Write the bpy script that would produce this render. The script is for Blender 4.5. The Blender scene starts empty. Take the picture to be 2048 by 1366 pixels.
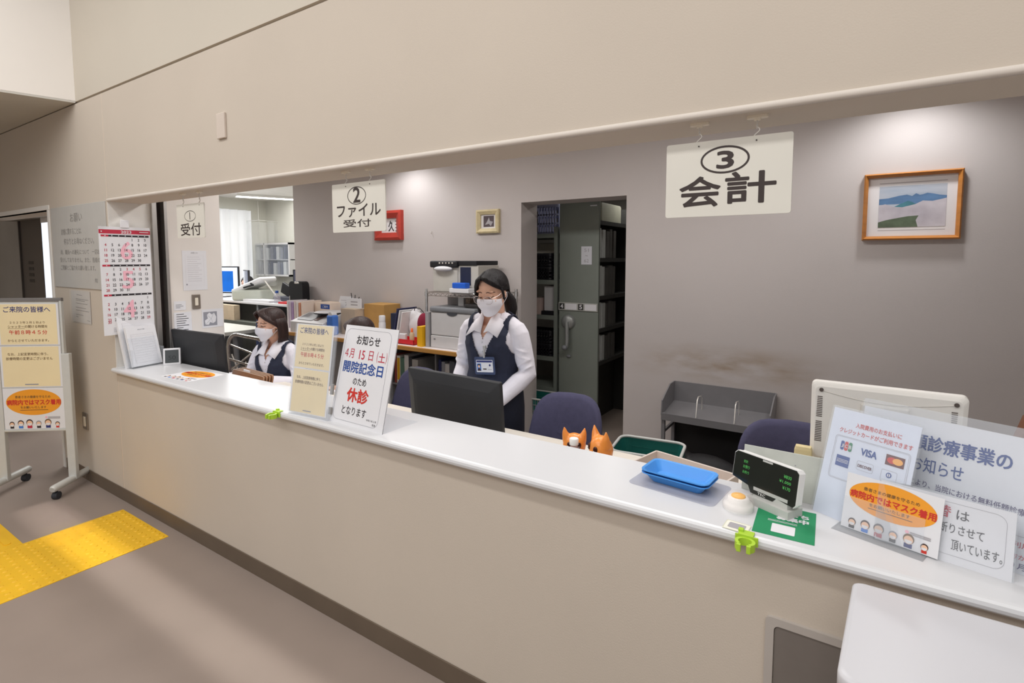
import bpy, bmesh, math, random
from math import pi, sin, cos, radians as R_
from mathutils import Vector as V, Matrix as MX, noise as NZ

random.seed(7)
SC = bpy.context.scene
COL = SC.collection

# ---------------------------------------------------------------- camera, world, lights, exposure
F_PX, CX, CY, W_PX = 1056.0, 1024.0, 598.0, 2048
CAM = V((0, -1.447, 1.6))
CR = V((0.83840223, 0.54505202, 0.0))
CD = V((0.04117384, -0.06333384, -0.99714269))
CF = V((-0.54349463, 0.83600665, -0.07554111))
cd = bpy.data.cameras.new('camera')
cd.sensor_width = 36.0
cd.lens = F_PX / W_PX * 36.0
cd.shift_y = -(683 - CY) / W_PX
cd.clip_start = 0.05
cam = bpy.data.objects.new('camera', cd)
COL.objects.link(cam)
m3 = MX((CR, -CD, -CF)).transposed()
cam.matrix_world = MX.Translation(CAM) @ m3.to_4x4()
SC.camera = cam

SC.view_settings.view_transform = 'Standard'
SC.view_settings.look = 'None'
SC.view_settings.gamma = 1.0
SC.view_settings.use_curve_mapping = False
SC.view_settings.exposure = 0.10

wd = bpy.data.worlds.new('lobby_ambient_fill')  # uniform ambient fill added for the open lobby side
SC.world = wd
wd.use_nodes = True
bg = wd.node_tree.nodes['Background']
bg.inputs[0].default_value = (1.0, 0.975, 0.95, 1)
bg.inputs[1].default_value = 0.42


def area(name, loc, sx, sy, power, col=(1, 1, 1), rot=(0, 0, 0), spread=180):
    l = bpy.data.lights.new(name, 'AREA')
    l.shape = 'RECTANGLE'
    l.size, l.size_y = sx, sy
    l.energy = power
    l.color = col
    l.spread = R_(spread)
    o = bpy.data.objects.new(name, l)
    o.location = loc
    o.rotation_euler = rot
    COL.objects.link(o)
    return o


def spot(name, loc, power, ang, col=(1, 1, 1), blend=0.5, rot=(0, 0, 0), r=0.04):
    l = bpy.data.lights.new(name, 'SPOT')
    l.energy = power
    l.spot_size = R_(ang)
    l.spot_blend = blend
    l.shadow_soft_size = r
    l.color = col
    o = bpy.data.objects.new(name, l)
    o.location = loc
    o.rotation_euler = rot
    COL.objects.link(o)
    return o


area('lobby_strip_lamp', (-1.9, -1.35, 3.75), 6.5, 0.22, 62, (1, 0.985, 0.965))
area('lobby_slot_lamp', (-2.3, -0.36, 3.9), 4.2, 0.19, 1.2, (1, 0.98, 0.96), spread=2.2)
area('lobby_ceiling_lamp', (-1.5, -3.6, 4.0), 7.0, 2.0, 112, (1, 0.985, 0.965))
spot('downlight_beam', (0.24, 2.06, 2.63), 27, 152, (0.97, 0.985, 1.0), 0.7, r=0.08)
spot('downlight_beam', (-3.62, 2.06, 2.63), 27, 152, (0.97, 0.985, 1.0), 0.7, r=0.08)
spot('downlight_beam', (-1.75, 0.9, 2.63), 10, 130, (1, 0.965, 0.94), 0.8)
area('reception_fill_light', (-0.9, 1.15, 2.62), 1.2, 0.3, 17, (1, 0.985, 0.975))  # this and the next: unseen area fill added to brighten the reception interior
area('reception_fill_light', (-3.0, 1.15, 2.62), 1.2, 0.3, 17, (1, 0.985, 0.975))
area('office_lamp_light', (-7.2, 2.9, 2.52), 1.2, 0.25, 30, (1, 0.99, 0.97))
area('office_lamp_light', (-6.6, 1.2, 2.52), 1.2, 0.25, 26, (1, 0.99, 0.97))
area('office_window_light', (-8.6, 2.6, 1.5), 1.2, 1.4, 14, (0.93, 0.97, 1.0), (0, R_(-90), 0))
area('storage_lamp_light', (-1.9, 3.6, 2.42), 0.6, 0.2, 6.0, (1, 0.97, 0.93))


# ---------------------------------------------------------------- pixel of the photograph -> point of the place
def ray(px, py):
    return CR * (px - CX) + CD * (py - CY) + CF * F_PX


def at(px, py, X=None, Y=None, Z=None):
    d = ray(px, py)
    if X is not None:
        t = (X - CAM.x) / d.x
    elif Y is not None:
        t = (Y - CAM.y) / d.y
    else:
        t = (Z - CAM.z) / d.z
    return CAM + d * t


# ---------------------------------------------------------------- materials
def lin(c):
    c = c / 255.0
    return c / 12.92 if c <= 0.04045 else ((c + 0.055) / 1.055) ** 2.4


MATS = {}


def mat(name, rgb, rough=0.5, metal=0.0, var=0.05, scale=12.0, bump=0.0, bscale=60.0, stretch=(1, 1, 1), spec=0.5,
        trans=0.0, alpha=1.0, emit=None, estr=0.0, coat=0.0, ior=1.45, sss=0.0, var2=None):
    if name in MATS:
        return MATS[name]
    m = bpy.data.materials.new(name)
    m.use_nodes = True
    nt = m.node_tree
    b = nt.nodes['Principled BSDF']
    c = [lin(x) for x in rgb]
    b.inputs['Roughness'].default_value = rough
    b.inputs['Metallic'].default_value = metal
    b.inputs['Specular IOR Level'].default_value = spec
    b.inputs['Transmission Weight'].default_value = trans
    b.inputs['Alpha'].default_value = alpha
    b.inputs['IOR'].default_value = ior
    b.inputs['Coat Weight'].default_value = coat
    b.inputs['Base Color'].default_value = (*c, 1)
    if sss:
        b.inputs['Subsurface Weight'].default_value = sss
        b.inputs['Subsurface Radius'].default_value = (0.012, 0.005, 0.003)
    if emit:
        b.inputs['Emission Color'].default_value = (*[lin(x) for x in emit], 1)
        b.inputs['Emission Strength'].default_value = estr
    tc = nt.nodes.new('ShaderNodeTexCoord')
    mp = nt.nodes.new('ShaderNodeMapping')
    mp.inputs['Scale'].default_value = stretch
    nt.links.new(tc.outputs['Object'], mp.inputs['Vector'])
    if var > 0:
        n = nt.nodes.new('ShaderNodeTexNoise')
        n.inputs['Scale'].default_value = scale
        n.inputs['Detail'].default_value = 4
        r = nt.nodes.new('ShaderNodeValToRGB')
        d = [max(0, x * (1 - var)) for x in c]
        e = [min(1, x * (1 + var)) for x in c] if var2 is None else [lin(x) for x in var2]
        r.color_ramp.elements[0].position = 0.3
        r.color_ramp.elements[1].position = 0.7
        r.color_ramp.elements[0].color = (*d, 1)
        r.color_ramp.elements[1].color = (*e, 1)
        nt.links.new(mp.outputs[0], n.inputs['Vector'])
        nt.links.new(n.outputs['Fac'], r.inputs['Fac'])
        nt.links.new(r.outputs['Color'], b.inputs['Base Color'])
    if bump > 0:
        n2 = nt.nodes.new('ShaderNodeTexNoise')
        n2.inputs['Scale'].default_value = bscale
        n2.inputs['Detail'].default_value = 3
        bp = nt.nodes.new('ShaderNodeBump')
        bp.inputs['Strength'].default_value = bump
        bp.inputs['Distance'].default_value = 0.01
        nt.links.new(mp.outputs[0], n2.inputs['Vector'])
        nt.links.new(n2.outputs['Fac'], bp.inputs['Height'])
        nt.links.new(bp.outputs[0], b.inputs['Normal'])
    MATS[name] = m
    return m


def clear_mat(name, rgb=(255, 255, 255), fac=0.12, rough=0.05):
    """clear sheet: mostly see-through with a glossy face"""
    if name in MATS:
        return MATS[name]
    m = bpy.data.materials.new(name)
    m.use_nodes = True
    nt = m.node_tree
    nt.nodes.clear()
    o = nt.nodes.new('ShaderNodeOutputMaterial')
    mx = nt.nodes.new('ShaderNodeMixShader')
    tr = nt.nodes.new('ShaderNodeBsdfTransparent')
    pb = nt.nodes.new('ShaderNodeBsdfPrincipled')
    pb.inputs['Base Color'].default_value = (*[lin(x) for x in rgb], 1)
    pb.inputs['Roughness'].default_value = rough
    tr.inputs[0].default_value = (*[0.9 + 0.1 * lin(x) for x in rgb], 1)
    n = nt.nodes.new('ShaderNodeTexNoise')
    n.inputs['Scale'].default_value = 3.0
    mr = nt.nodes.new('ShaderNodeMapRange')
    mr.inputs['To Min'].default_value = fac * 0.8
    mr.inputs['To Max'].default_value = fac * 1.2
    nt.links.new(n.outputs['Fac'], mr.inputs['Value'])
    nt.links.new(mr.outputs[0], mx.inputs[0])
    nt.links.new(tr.outputs[0], mx.inputs[1])
    nt.links.new(pb.outputs[0], mx.inputs[2])
    nt.links.new(mx.outputs[0], o.inputs[0])
    MATS[name] = m
    return m


# ---------------------------------------------------------------- mesh builder
TXT_CACHE = {}


def text_geo(s, bold=0.0):
    key = (s, bold)
    if key not in TXT_CACHE:
        cu = bpy.data.curves.new('t', 'FONT')
        cu.body = s
        cu.resolution_u = 3
        cu.offset = bold
        o = bpy.data.objects.new('t', cu)
        COL.objects.link(o)
        dg = bpy.context.evaluated_depsgraph_get()
        dg.update()
        me = bpy.data.meshes.new_from_object(o.evaluated_get(dg))
        vs = [tuple(v.co) for v in me.vertices]
        fs = [tuple(p.vertices) for p in me.polygons]
        bpy.data.objects.remove(o)
        bpy.data.curves.remove(cu)
        bpy.data.meshes.remove(me)
        TXT_CACHE[key] = (vs, fs)
    return TXT_CACHE[key]


def rrect(w, h, r, n=5, x0=None, y0=None):
    """rounded rectangle outline (ccw), centred unless x0,y0 give the lower left corner"""
    ox = -w / 2 if x0 is None else x0
    oy = -h / 2 if y0 is None else y0
    r = min(r, w / 2 - 1e-5, h / 2 - 1e-5)
    out = []
    for cx, cy, a in ((ox + w - r, oy + r, -90), (ox + w - r, oy + h - r, 0), (ox + r, oy + h - r, 90), (ox + r, oy + r, 180)):
        for i in range(n + 1):
            t = R_(a + 90.0 * i / n)
            out.append((cx + r * cos(t), cy + r * sin(t)))
    return out


def ell(rx, ry, n=40, cx=0, cy=0):
    return [(cx + rx * cos(2 * pi * i / n), cy + ry * sin(2 * pi * i / n)) for i in range(n)]


class MB:
    def __init__(s):
        s.v, s.f, s.m, s.s = [], [], [], []
        s.M = MX.Identity(4)

    def add(s, vs, fs, mi=0, sm=False):
        b = len(s.v)
        M = s.M
        s.v.extend([tuple(M @ V(v)) for v in vs])
        for f in fs:
            s.f.append(tuple(b + i for i in f))
            s.m.append(mi)
            s.s.append(sm)
        return s

    def box(s, lo, hi, bev=0.0, seg=2, mi=0, rot=None):
        lo, hi = V(lo), V(hi)
        c, d = (lo + hi) / 2, hi - lo
        if bev <= 0:
            vs = [V((x * d.x / 2, y * d.y / 2, z * d.z / 2)) for x in (-1, 1) for y in (-1, 1) for z in (-1, 1)]
            fs = [(0, 1, 3, 2), (4, 6, 7, 5), (0, 4, 5, 1), (2, 3, 7, 6), (0, 2, 6, 4), (1, 5, 7, 3)]
        else:
            bm = bmesh.new()
            bmesh.ops.create_cube(bm, size=1)
            bmesh.ops.scale(bm, vec=d, verts=bm.verts)
            bmesh.ops.bevel(bm, geom=bm.edges[:], offset=min(bev, min(d) * 0.49), segments=seg, affect='EDGES', profile=0.5)
            bm.verts.index_update()
            vs = [v.co.copy() for v in bm.verts]
            fs = [tuple(v.index for v in f.verts) for f in bm.faces]
            bm.free()
        if rot is not None:
            vs = [rot @ v for v in vs]
        return s.add([v + c for v in vs], fs, mi, False)

    def tube(s, pts, r, n=8, mi=0, closed=False, cap=True, sm=True):
        pts = [V(p) for p in pts]
        k = len(pts)
        rs = r if isinstance(r, (list, tuple)) else [r] * k
        vs, fs = [], []
        up = None
        for i, p in enumerate(pts):
            a = pts[(i - 1) % k] if (closed or i > 0) else p
            b = pts[(i + 1) % k] if (closed or i < k - 1) else p
            t = (b - a).normalized()
            if up is None:
                up = t.orthogonal().normalized()
            else:
                up = (up - t * up.dot(t))
                up = up.normalized() if up.length > 1e-6 else t.orthogonal().normalized()
            w = t.cross(up)
            for j in range(n):
                an = 2 * pi * j / n
                vs.append(p + (up * cos(an) + w * sin(an)) * rs[i])
        for i in range(k if closed else k - 1):
            for j in range(n):
                i2 = (i + 1) % k
                fs.append((i * n + j, i * n + (j + 1) % n, i2 * n + (j + 1) % n, i2 * n + j))
        s.add(vs, fs, mi, sm)
        if cap and not closed:
            s.add(vs[:n], [tuple(range(n - 1, -1, -1))], mi)
            s.add(vs[-n:], [tuple(range(n))], mi)
        return s

    def cyl(s, p0, p1, r, r1=None, n=20, mi=0, cap=True):
        return s.tube([p0, p1], [r, r if r1 is None else r1], n, mi, cap=cap)

    def lathe(s, prof, c=(0, 0, 0), n=24, mi=0, axis='Z', cap=True):
        c = V(c)
        vs, fs = [], []
        for r, z in prof:
            for j in range(n):
                a = 2 * pi * j / n
                p = V((r * cos(a), r * sin(a), z))
                if axis == 'Y':
                    p = V((p.x, -p.z, p.y))
                elif axis == 'X':
                    p = V((p.z, p.x, p.y))
                vs.append(c + p)
        for i in range(len(prof) - 1):
            for j in range(n):
                fs.append((i * n + j, i * n + (j + 1) % n, (i + 1) * n + (j + 1) % n, (i + 1) * n + j))
        s.add(vs, fs, mi, True)
        if cap:
            if prof[0][0] > 1e-5:
                s.add(vs[:n], [tuple(range(n - 1, -1, -1))], mi)
            if prof[-1][0] > 1e-5:
                s.add(vs[-n:], [tuple(range(n))], mi)
        return s

    def ball(s, c, r, mi=0, nu=20, nv=12, rot=None):
        rx, ry, rz = r if isinstance(r, (tuple, list)) else (r, r, r)
        c = V(c)
        vs, fs = [], []
        for i in range(nv + 1):
            t = pi * i / nv
            for j in range(nu):
                a = 2 * pi * j / nu
                p = V((rx * sin(t) * cos(a), ry * sin(t) * sin(a), rz * cos(t)))
                if rot is not None:
                    p = rot @ p
                vs.append(c + p)
        for i in range(nv):
            for j in range(nu):
                fs.append((i * nu + j, (i + 1) * nu + j, (i + 1) * nu + (j + 1) % nu, i * nu + (j + 1) % nu))
        return s.add(vs, fs, mi, True)

    def prism(s, poly, y0, y1, plane='XZ', mi=0, sm=False):
        """outline extruded: XZ -> along Y, XY -> along Z, YZ -> along X"""
        n = len(poly)

        def P(a, b, t):
            return {'XZ': (a, t, b), 'XY': (a, b, t), 'YZ': (t, a, b)}[plane]
        vs = [P(a, b, y0) for a, b in poly] + [P(a, b, y1) for a, b in poly]
        fs = [tuple(range(n)), tuple(range(2 * n - 1, n - 1, -1))]
        s.add(vs, fs, mi)
        s.add(vs, [(i, n + i, n + (i + 1) % n, (i + 1) % n) for i in range(n)], mi, sm)
        return s

    def ring(s, outer, inner, y0, y1, plane='XZ', mi=0):
        """frame between two outlines that have the same number of points"""
        n = len(outer)

        def P(a, b, t):
            return {'XZ': (a, t, b), 'XY': (a, b, t), 'YZ': (t, a, b)}[plane]
        vs = [P(a, b, y0) for a, b in outer] + [P(a, b, y0) for a, b in inner] + [P(a, b, y1) for a, b in outer] + [P(a, b, y1) for a, b in inner]
        fs = []
        for i in range(n):
            j = (i + 1) % n
            fs += [(i, j, n + j, n + i), (2 * n + i, 3 * n + i, 3 * n + j, 2 * n + j), (i, 2 * n + i, 2 * n + j, j), (n + i, n + j, 3 * n + j, 3 * n + i)]
        return s.add(vs, fs, mi)

    def loft(s, rings, mi=0, closed=True, cap=True, sm=True):
        n = len(rings[0])
        vs = [p for r in rings for p in r]
        fs = []
        for i in range(len(rings) - 1):
            for j in range(n if closed else n - 1):
                k = (j + 1) % n
                fs.append((i * n + j, i * n + k, (i + 1) * n + k, (i + 1) * n + j))
        s.add(vs, fs, mi, sm)
        if cap and closed:
            s.add(rings[0], [tuple(range(n - 1, -1, -1))], mi)
            s.add(rings[-1], [tuple(range(n))], mi)
        return s

    def poly(s, pts, mi=0):
        return s.add(pts, [tuple(range(len(pts)))], mi)

    def flat(s, outline, y=0.0, mi=0, plane='XZ'):
        """printed patch in the XZ plane, facing -Y (or lying in XY, facing up)"""
        if plane == 'XZ':
            return s.add([(a, y, b) for a, b in outline], [tuple(range(len(outline)))], mi)
        return s.add([(a, b, y) for a, b in outline], [tuple(range(len(outline)))], mi)

    def rect(s, x0, z0, x1, z1, y=0.0, mi=0, plane='XZ'):
        return s.flat([(x0, z0), (x1, z0), (x1, z1), (x0, z1)], y, mi, plane)

    def line(s, x0, z0, x1, z1, w, y=0.0, mi=0, plane='XZ'):
        d = V((x1 - x0, z1 - z0)).normalized()
        n = V((-d.y, d.x)) * w / 2
        return s.flat([(x0 - n.x, z0 - n.y), (x1 - n.x, z1 - n.y), (x1 + n.x, z1 + n.y), (x0 + n.x, z0 + n.y)], y, mi, plane)

    def outline(s, poly, w, y=0.0, mi=0, plane='XZ'):
        cx = sum(p[0] for p in poly) / len(poly)
        cy = sum(p[1] for p in poly) / len(poly)
        n = len(poly)
        inner = []
        for i in range(n):
            a, b, c = V(poly[i - 1]), V(poly[i]), V(poly[(i + 1) % n])
            t = (c - a)
            t = t.normalized() if t.length > 1e-9 else V((1, 0))
            nn = V((-t.y, t.x))
            if nn.dot(V((cx, cy)) - b) < 0:
                nn = -nn
            inner.append((b.x + nn.x * w, b.y + nn.y * w))
        vs = ([(a, y, b) for a, b in poly] + [(a, y, b) for a, b in inner]) if plane == 'XZ' else ([(a, b, y) for a, b in poly] + [(a, b, y) for a, b in inner])
        return s.add(vs, [(i, (i + 1) % n, n + (i + 1) % n, n + i) for i in range(n)], mi)

    def text(s, t, x0, z0, x1, z1, y=-0.0006, mi=0, bold=0.0, plane='XZ', keep=0.0):
        """lettering fitted into a box"""
        vs, fs = text_geo(t)
        if not vs:
            return s
        ax, bx = min(v[0] for v in vs), max(v[0] for v in vs)
        ay, by = min(v[1] for v in vs), max(v[1] for v in vs)
        sx, sy = (x1 - x0) / max(bx - ax, 1e-6), (z1 - z0) / max(by - ay, 1e-6)
        if keep:
            sx = sy * keep
        ox, oy = (x0 + x1) / 2 - sx * (ax + bx) / 2, (z0 + z1) / 2 - sy * (ay + by) / 2
        r = bold * sy
        shifts = [(0, 0)] if bold <= 0 else [(r, 0), (-r, 0), (0, r), (0, -r)] if bold < 0.02 else [(r * cos(q * pi / 4), r * sin(q * pi / 4)) for q in range(8)] + [(0, 0)]
        for k, (dx, dz) in enumerate(shifts):
            if plane == 'XZ':
                s.add([(ox + dx + v[0] * sx, y - 4e-5 * k, oy + dz + v[1] * sy) for v in vs], fs, mi)
            else:
                s.add([(ox + dx + v[0] * sx, oy + dz + v[1] * sy, y + 4e-5 * k) for v in vs], fs, mi)
        return s

    def build(s, name, mats, parent=None, loc=None, rz=0.0, label=None):
        me = bpy.data.meshes.new(name)
        me.from_pydata(s.v, [], s.f)
        if not isinstance(mats, (list, tuple)):
            mats = [mats]
        for m in mats:
            me.materials.append(m)
        me.polygons.foreach_set('material_index', s.m)
        me.polygons.foreach_set('use_smooth', s.s)
        me.update()
        o = bpy.data.objects.new(name, me)
        COL.objects.link(o)
        if parent is not None:
            o.parent = parent
        if loc is not None:
            o.location = loc
        o.rotation_euler.z = rz
        if label:
            o['label'] = label
        return o


def thing(name, label, cat, loc=(0, 0, 0), rz=0.0, group=None):
    o = bpy.data.objects.new(name, None)
    o.empty_display_size = 0.05
    o.location = loc
    o.rotation_euler.z = rz
    COL.objects.link(o)
    return tag(o, label, cat, group)


def tag(o, label, cat, group=None, kind=None):
    o['label'] = label
    o['category'] = cat
    if group:
        o['group'] = group
    if kind:
        o['kind'] = kind
    return o


def struct(name, mb, mats, loc=None):
    o = mb.build(name, mats, None, loc)
    o['kind'] = 'structure'
    return o


def dup(root, loc, rz=None, label=None):
    r = root.copy()
    COL.objects.link(r)
    r.location = loc
    if rz is not None:
        r.rotation_euler.z = rz
    if label:
        r['label'] = label
    for ch in list(root.children):
        c = ch.copy()
        COL.objects.link(c)
        c.parent = r
        for g in list(ch.children):
            d = g.copy()
            COL.objects.link(d)
            d.parent = c
    return r


def solid(mb, voxel=0.006, smooth=3):
    """fuse overlapping pieces into one continuous surface, returned as a builder"""
    o = mb.build('tmp', [])
    md = o.modifiers.new('r', 'REMESH')
    md.mode = 'VOXEL'
    md.voxel_size = voxel
    if smooth:
        ms = o.modifiers.new('s', 'SMOOTH')
        ms.factor = 0.5
        ms.iterations = smooth
    dg = bpy.context.evaluated_depsgraph_get()
    dg.update()
    me = bpy.data.meshes.new_from_object(o.evaluated_get(dg))
    r = MB()
    r.add([tuple(v.co) for v in me.vertices], [tuple(p.vertices) for p in me.polygons], 0, True)
    old = o.data
    bpy.data.objects.remove(o)
    bpy.data.meshes.remove(old)
    bpy.data.meshes.remove(me)
    return r

# ================================================================ THE SETTING
WALL = mat('wall_beige', (203, 191, 177), 0.85, var=0.025, scale=1.6, bump=0.06, bscale=220)
WALLUP = mat('wall_upper', (205, 196, 182), 0.85, var=0.02, scale=1.3, bump=0.05, bscale=220)
WHITEW = mat('wall_white', (236, 232, 226), 0.7, var=0.02, scale=2)
LINTEL = mat('lintel_edge', (217, 207, 197), 0.6, var=0.02, scale=3)
CAULK = mat('caulk', (226, 210, 194), 0.7, var=0.03)
BASEB = mat('baseboard_brown', (104, 90, 76), 0.6, var=0.06, scale=6)
INTW = mat('interior_wall', (195, 187, 184), 0.85, var=0.03, scale=1.4, bump=0.07, bscale=180)
OFFW = mat('office_wall', (226, 225, 216), 0.85, var=0.03, scale=2)
CEIL = mat('ceiling_board', (236, 232, 226), 0.9, var=0.03, scale=9)
DARKP = mat('passage_panel', (176, 170, 162), 0.6, var=0.05, scale=3)
DARKQ = mat('passage_panel_dark', (112, 104, 97), 0.55, var=0.05, scale=3)
ALU = mat('aluminium', (196, 192, 188), 0.35, 0.9, var=0.04, scale=30, stretch=(1, 1, 0.05))
BLACKGAP = mat('gap_dark', (40, 30, 28), 0.8, var=0.1)

# floor: brown sheet vinyl with faint cloudy mottling
FLOOR = mat('floor_vinyl', (150, 136, 127), 0.42, var=0.045, scale=2.2, bump=0.02, bscale=300, spec=0.35)
b = MB()
b.box((-14, -7, -0.08), (5, 8, 0.0))
struct('floor', b, FLOOR)

# front wall: counter wall below, lintel above, solid part left of the opening
LX0, RX1 = -4.01, 2.6
b = MB()
b.box((LX0, 0, 0), (RX1, 0.12, 0.865))
struct('wall_front', b, WALL)
b = MB()
b.box((-7.6, 0, 1.965), (RX1, 0.197, 2.637))
b.box((-7.6, 0.014, 2.637), (RX1, 0.197, 2.651))
struct('wall_lintel', b, WALL)
b = MB()
b.box((-5.03, 0, 0), (LX0 - 0.006, 0.2, 1.965))
struct('wall_notice', b, WALL)
b = MB()
b.box((-7.6, 0, 2.651), (RX1, 0.197, 5.2))
struct('wall_upper', b, WALLUP)
b = MB()
b.box((LX0 - 0.006, -0.002, 0.895), (LX0, 0.2, 1.965))
struct('trim_1', b, WHITEW)
# rounded lintel nosing
b = MB()
pr = [(-0.006, 1.9645), (-0.009, 1.968), (-0.010, 1.973), (-0.009, 1.978), (-0.005, 1.982), (0.0, 1.983), (0.006, 1.9645)]
b.prism([(y, z) for y, z in pr], LX0, RX1, 'YZ', sm=True)
struct('trim_2', b, LINTEL)
# caulked joints in the panelling
b = MB()
b.box((-4.0095, -0.0012, 0.07), (-4.0045, 0.001, 0.865))
struct('trim_3', b, CAULK)
b = MB()
b.box((-4.021, -0.0006, 1.99), (-4.018, 0.001, 2.637))
struct('trim_4', b, CAULK)
# baseboard
b = MB()
b.box((-5.0, -0.006, 0.0), (RX1, 0.0, 0.085), 0.002)
struct('baseboard_front', b, BASEB)

# bulkhead that runs into the lobby at the left, with the lower ceiling behind it
a0, a1 = V((-4.432, 0.0)), V((-4.66, -0.80))
dirn = (a1 - a0).normalized()
a2 = a0 + dirn * 6
b = MB()
b.prism([(a0.x, a0.y), (a2.x, a2.y), (a2.x - 0.15, a2.y), (a0.x - 0.15, a0.y)], 2.655, 5.2, 'XY')
struct('wall_left', b, mat('bulkhead', (244, 238, 231), 0.8, var=0.02, scale=1.5))
b = MB()
b.prism([(a0.x, a0.y), (a2.x, a2.y), (-12, -6), (-12, 0.0)], 2.643, 2.657, 'XY')
struct('ceiling', b, mat('soffit', (206, 202, 194), 0.85, var=0.03, scale=2))

# passage at the far left behind the sign stand: white frame, grey doors, bright glazed strip
b = MB()
b.box((-7.4, -0.006, 1.965), (-5.035, 0.05, 2.0), 0.003)
b.box((-5.075, -0.006, 0), (-5.035, 0.05, 1.965), 0.003)
struct('trim_5', b, WHITEW)
xa, xb_, xc = at(48, 500, Y=0.45).x, at(91, 500, Y=0.42).x, at(98, 500, Y=0.40).x
b = MB()
b.box((-8.5, 0.45, 0), (xa, 0.6, 2.1))
b.box((-7.6, 0.05, 2.0), (-5.03, 0.6, 2.1))
struct('wall_passage', b, DARKP)
b = MB()
b.box((xa, 0.43, 0), (xb_, 0.47, 2.0))
b.box((xa - 0.012, 0.415, 0), (xa + 0.012, 0.45, 2.0), mi=1)
b.box((xb_ - 0.09, 0.42, 0), (xb_, 0.43, 2.0), mi=1)
for k in range(4):
    z = 1.36 + 0.062 * k
    b.box((xa + 0.20, 0.427, z), (xa + 0.34, 0.43, z + 0.032), 0.0, mi=1)
o = struct('door_1', b, [DARKQ, mat('door_edge_dark', (70, 64, 60), 0.5)])
b = MB()
b.box((xb_, 0.40, 1.22), (xc + 0.05, 0.405, 1.95))
struct('window_1', b, mat('daylight_glass', (235, 243, 255), 0.2, var=0.25, scale=5, emit=(232, 242, 255), estr=1.0))
b = MB()
b.box((xb_, 0.395, 0), (xc + 0.05, 0.43, 1.22))
b.box((xb_, 0.395, 1.95), (xc + 0.05, 0.43, 2.0))
struct('wall_window_sill', b, WHITEW)

b = MB()
b.box((-10.2, -7, 0), (-10.0, 0.6, 2.66))
struct('wall_far_left', b, WALL)

# reception interior
b = MB()
b.box((-14, 0.197, 2.65), (RX1, 2.6, 2.72))
struct('ceiling_reception', b, CEIL)
# side pier with the shutter rail
b = MB()
b.box((-4.30, 0.332, 0), (-4.0, 0.699, 2.65))
struct('wall_pier', b, mat('pier_paint', (228, 221, 214), 0.75, var=0.025, scale=2.5))
b = MB()
b.box((-4.06, 0.238, 0.895), (-3.985, 0.268, 2.65), 0.002)
b.box((-4.05, 0.268, 0.895), (-4.04, 0.312, 2.65), mi=1)
b.box((-4.06, 0.312, 0.895), (-3.985, 0.332, 2.65), 0.002)
b.box((-4.3, 0.2, 0.895), (-4.012, 0.238, 2.65), mi=2)
struct('trim_6', b, [ALU, BLACKGAP, WHITEW])

# back wall with doorway into the record store
DX0, DX1, DH, BY = -2.408, -1.470, 2.078, 2.4
JY = at(1073.8, 520, X=DX0).y
nt_m = mat('interior_wall_grubby', (195, 187, 184), 0.85, var=0.03, scale=1.4, bump=0.07, bscale=180)
nt = nt_m.node_tree
bs = nt.nodes['Principled BSDF']
src = bs.inputs['Base Color'].links[0].from_socket
gx = nt.nodes.new('ShaderNodeNewGeometry')
sp = nt.nodes.new('ShaderNodeSeparateXYZ')
nt.links.new(gx.outputs['Position'], sp.inputs[0])


def band(sock, c, w):
    s1 = nt.nodes.new('ShaderNodeMath'); s1.operation = 'SUBTRACT'; s1.inputs[1].default_value = c
    s2 = nt.nodes.new('ShaderNodeMath'); s2.operation = 'ABSOLUTE'
    s3 = nt.nodes.new('ShaderNodeMapRange'); s3.inputs['From Min'].default_value = w; s3.inputs['From Max'].default_value = 0
    s3.interpolation_type = 'SMOOTHSTEP'
    nt.links.new(sock, s1.inputs[0]); nt.links.new(s1.outputs[0], s2.inputs[0]); nt.links.new(s2.outputs[0], s3.inputs['Value'])
    return s3.outputs[0]


zb, xb = band(sp.outputs['Z'], 0.86, 0.17), band(sp.outputs['X'], -0.75, 0.85)
nn = nt.nodes.new('ShaderNodeTexNoise'); nn.inputs['Scale'].default_value = 3.5; nn.inputs['Detail'].default_value = 5
mp = nt.nodes.new('ShaderNodeMapping'); mp.inputs['Scale'].default_value = (1, 1, 3.0)
nt.links.new(gx.outputs['Position'], mp.inputs[0]); nt.links.new(mp.outputs[0], nn.inputs['Vector'])
nr = nt.nodes.new('ShaderNodeMapRange'); nr.inputs['From Min'].default_value = 0.35; nr.inputs['From Max'].default_value = 0.7
nt.links.new(nn.outputs['Fac'], nr.inputs['Value'])
m1 = nt.nodes.new('ShaderNodeMath'); m1.operation = 'MULTIPLY'
m2 = nt.nodes.new('ShaderNodeMath'); m2.operation = 'MULTIPLY'
nt.links.new(zb, m1.inputs[0]); nt.links.new(xb, m1.inputs[1]); nt.links.new(m1.outputs[0], m2.inputs[0]); nt.links.new(nr.outputs[0], m2.inputs[1])
mc = nt.nodes.new('ShaderNodeMix'); mc.data_type = 'RGBA'
mc.inputs['B'].default_value = (lin(150), lin(124), lin(92), 1)
nt.links.new(m2.outputs[0], mc.inputs['Factor']); nt.links.new(src, mc.inputs['A']); nt.links.new(mc.outputs['Result'], bs.inputs['Base Color'])
b = MB()
b.box((-5.56, BY, 0), (DX0, JY, 2.65))
b.box((DX1, BY, 0), (RX1, JY, 2.65))
b.box((DX0, BY, DH), (DX1, JY, 2.65))
struct('wall_back', b, nt_m)
b = MB()
b.box((2.45, 0.197, 0), (2.6, 2.4, 2.65))
struct('wall_right', b, INTW)

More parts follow.
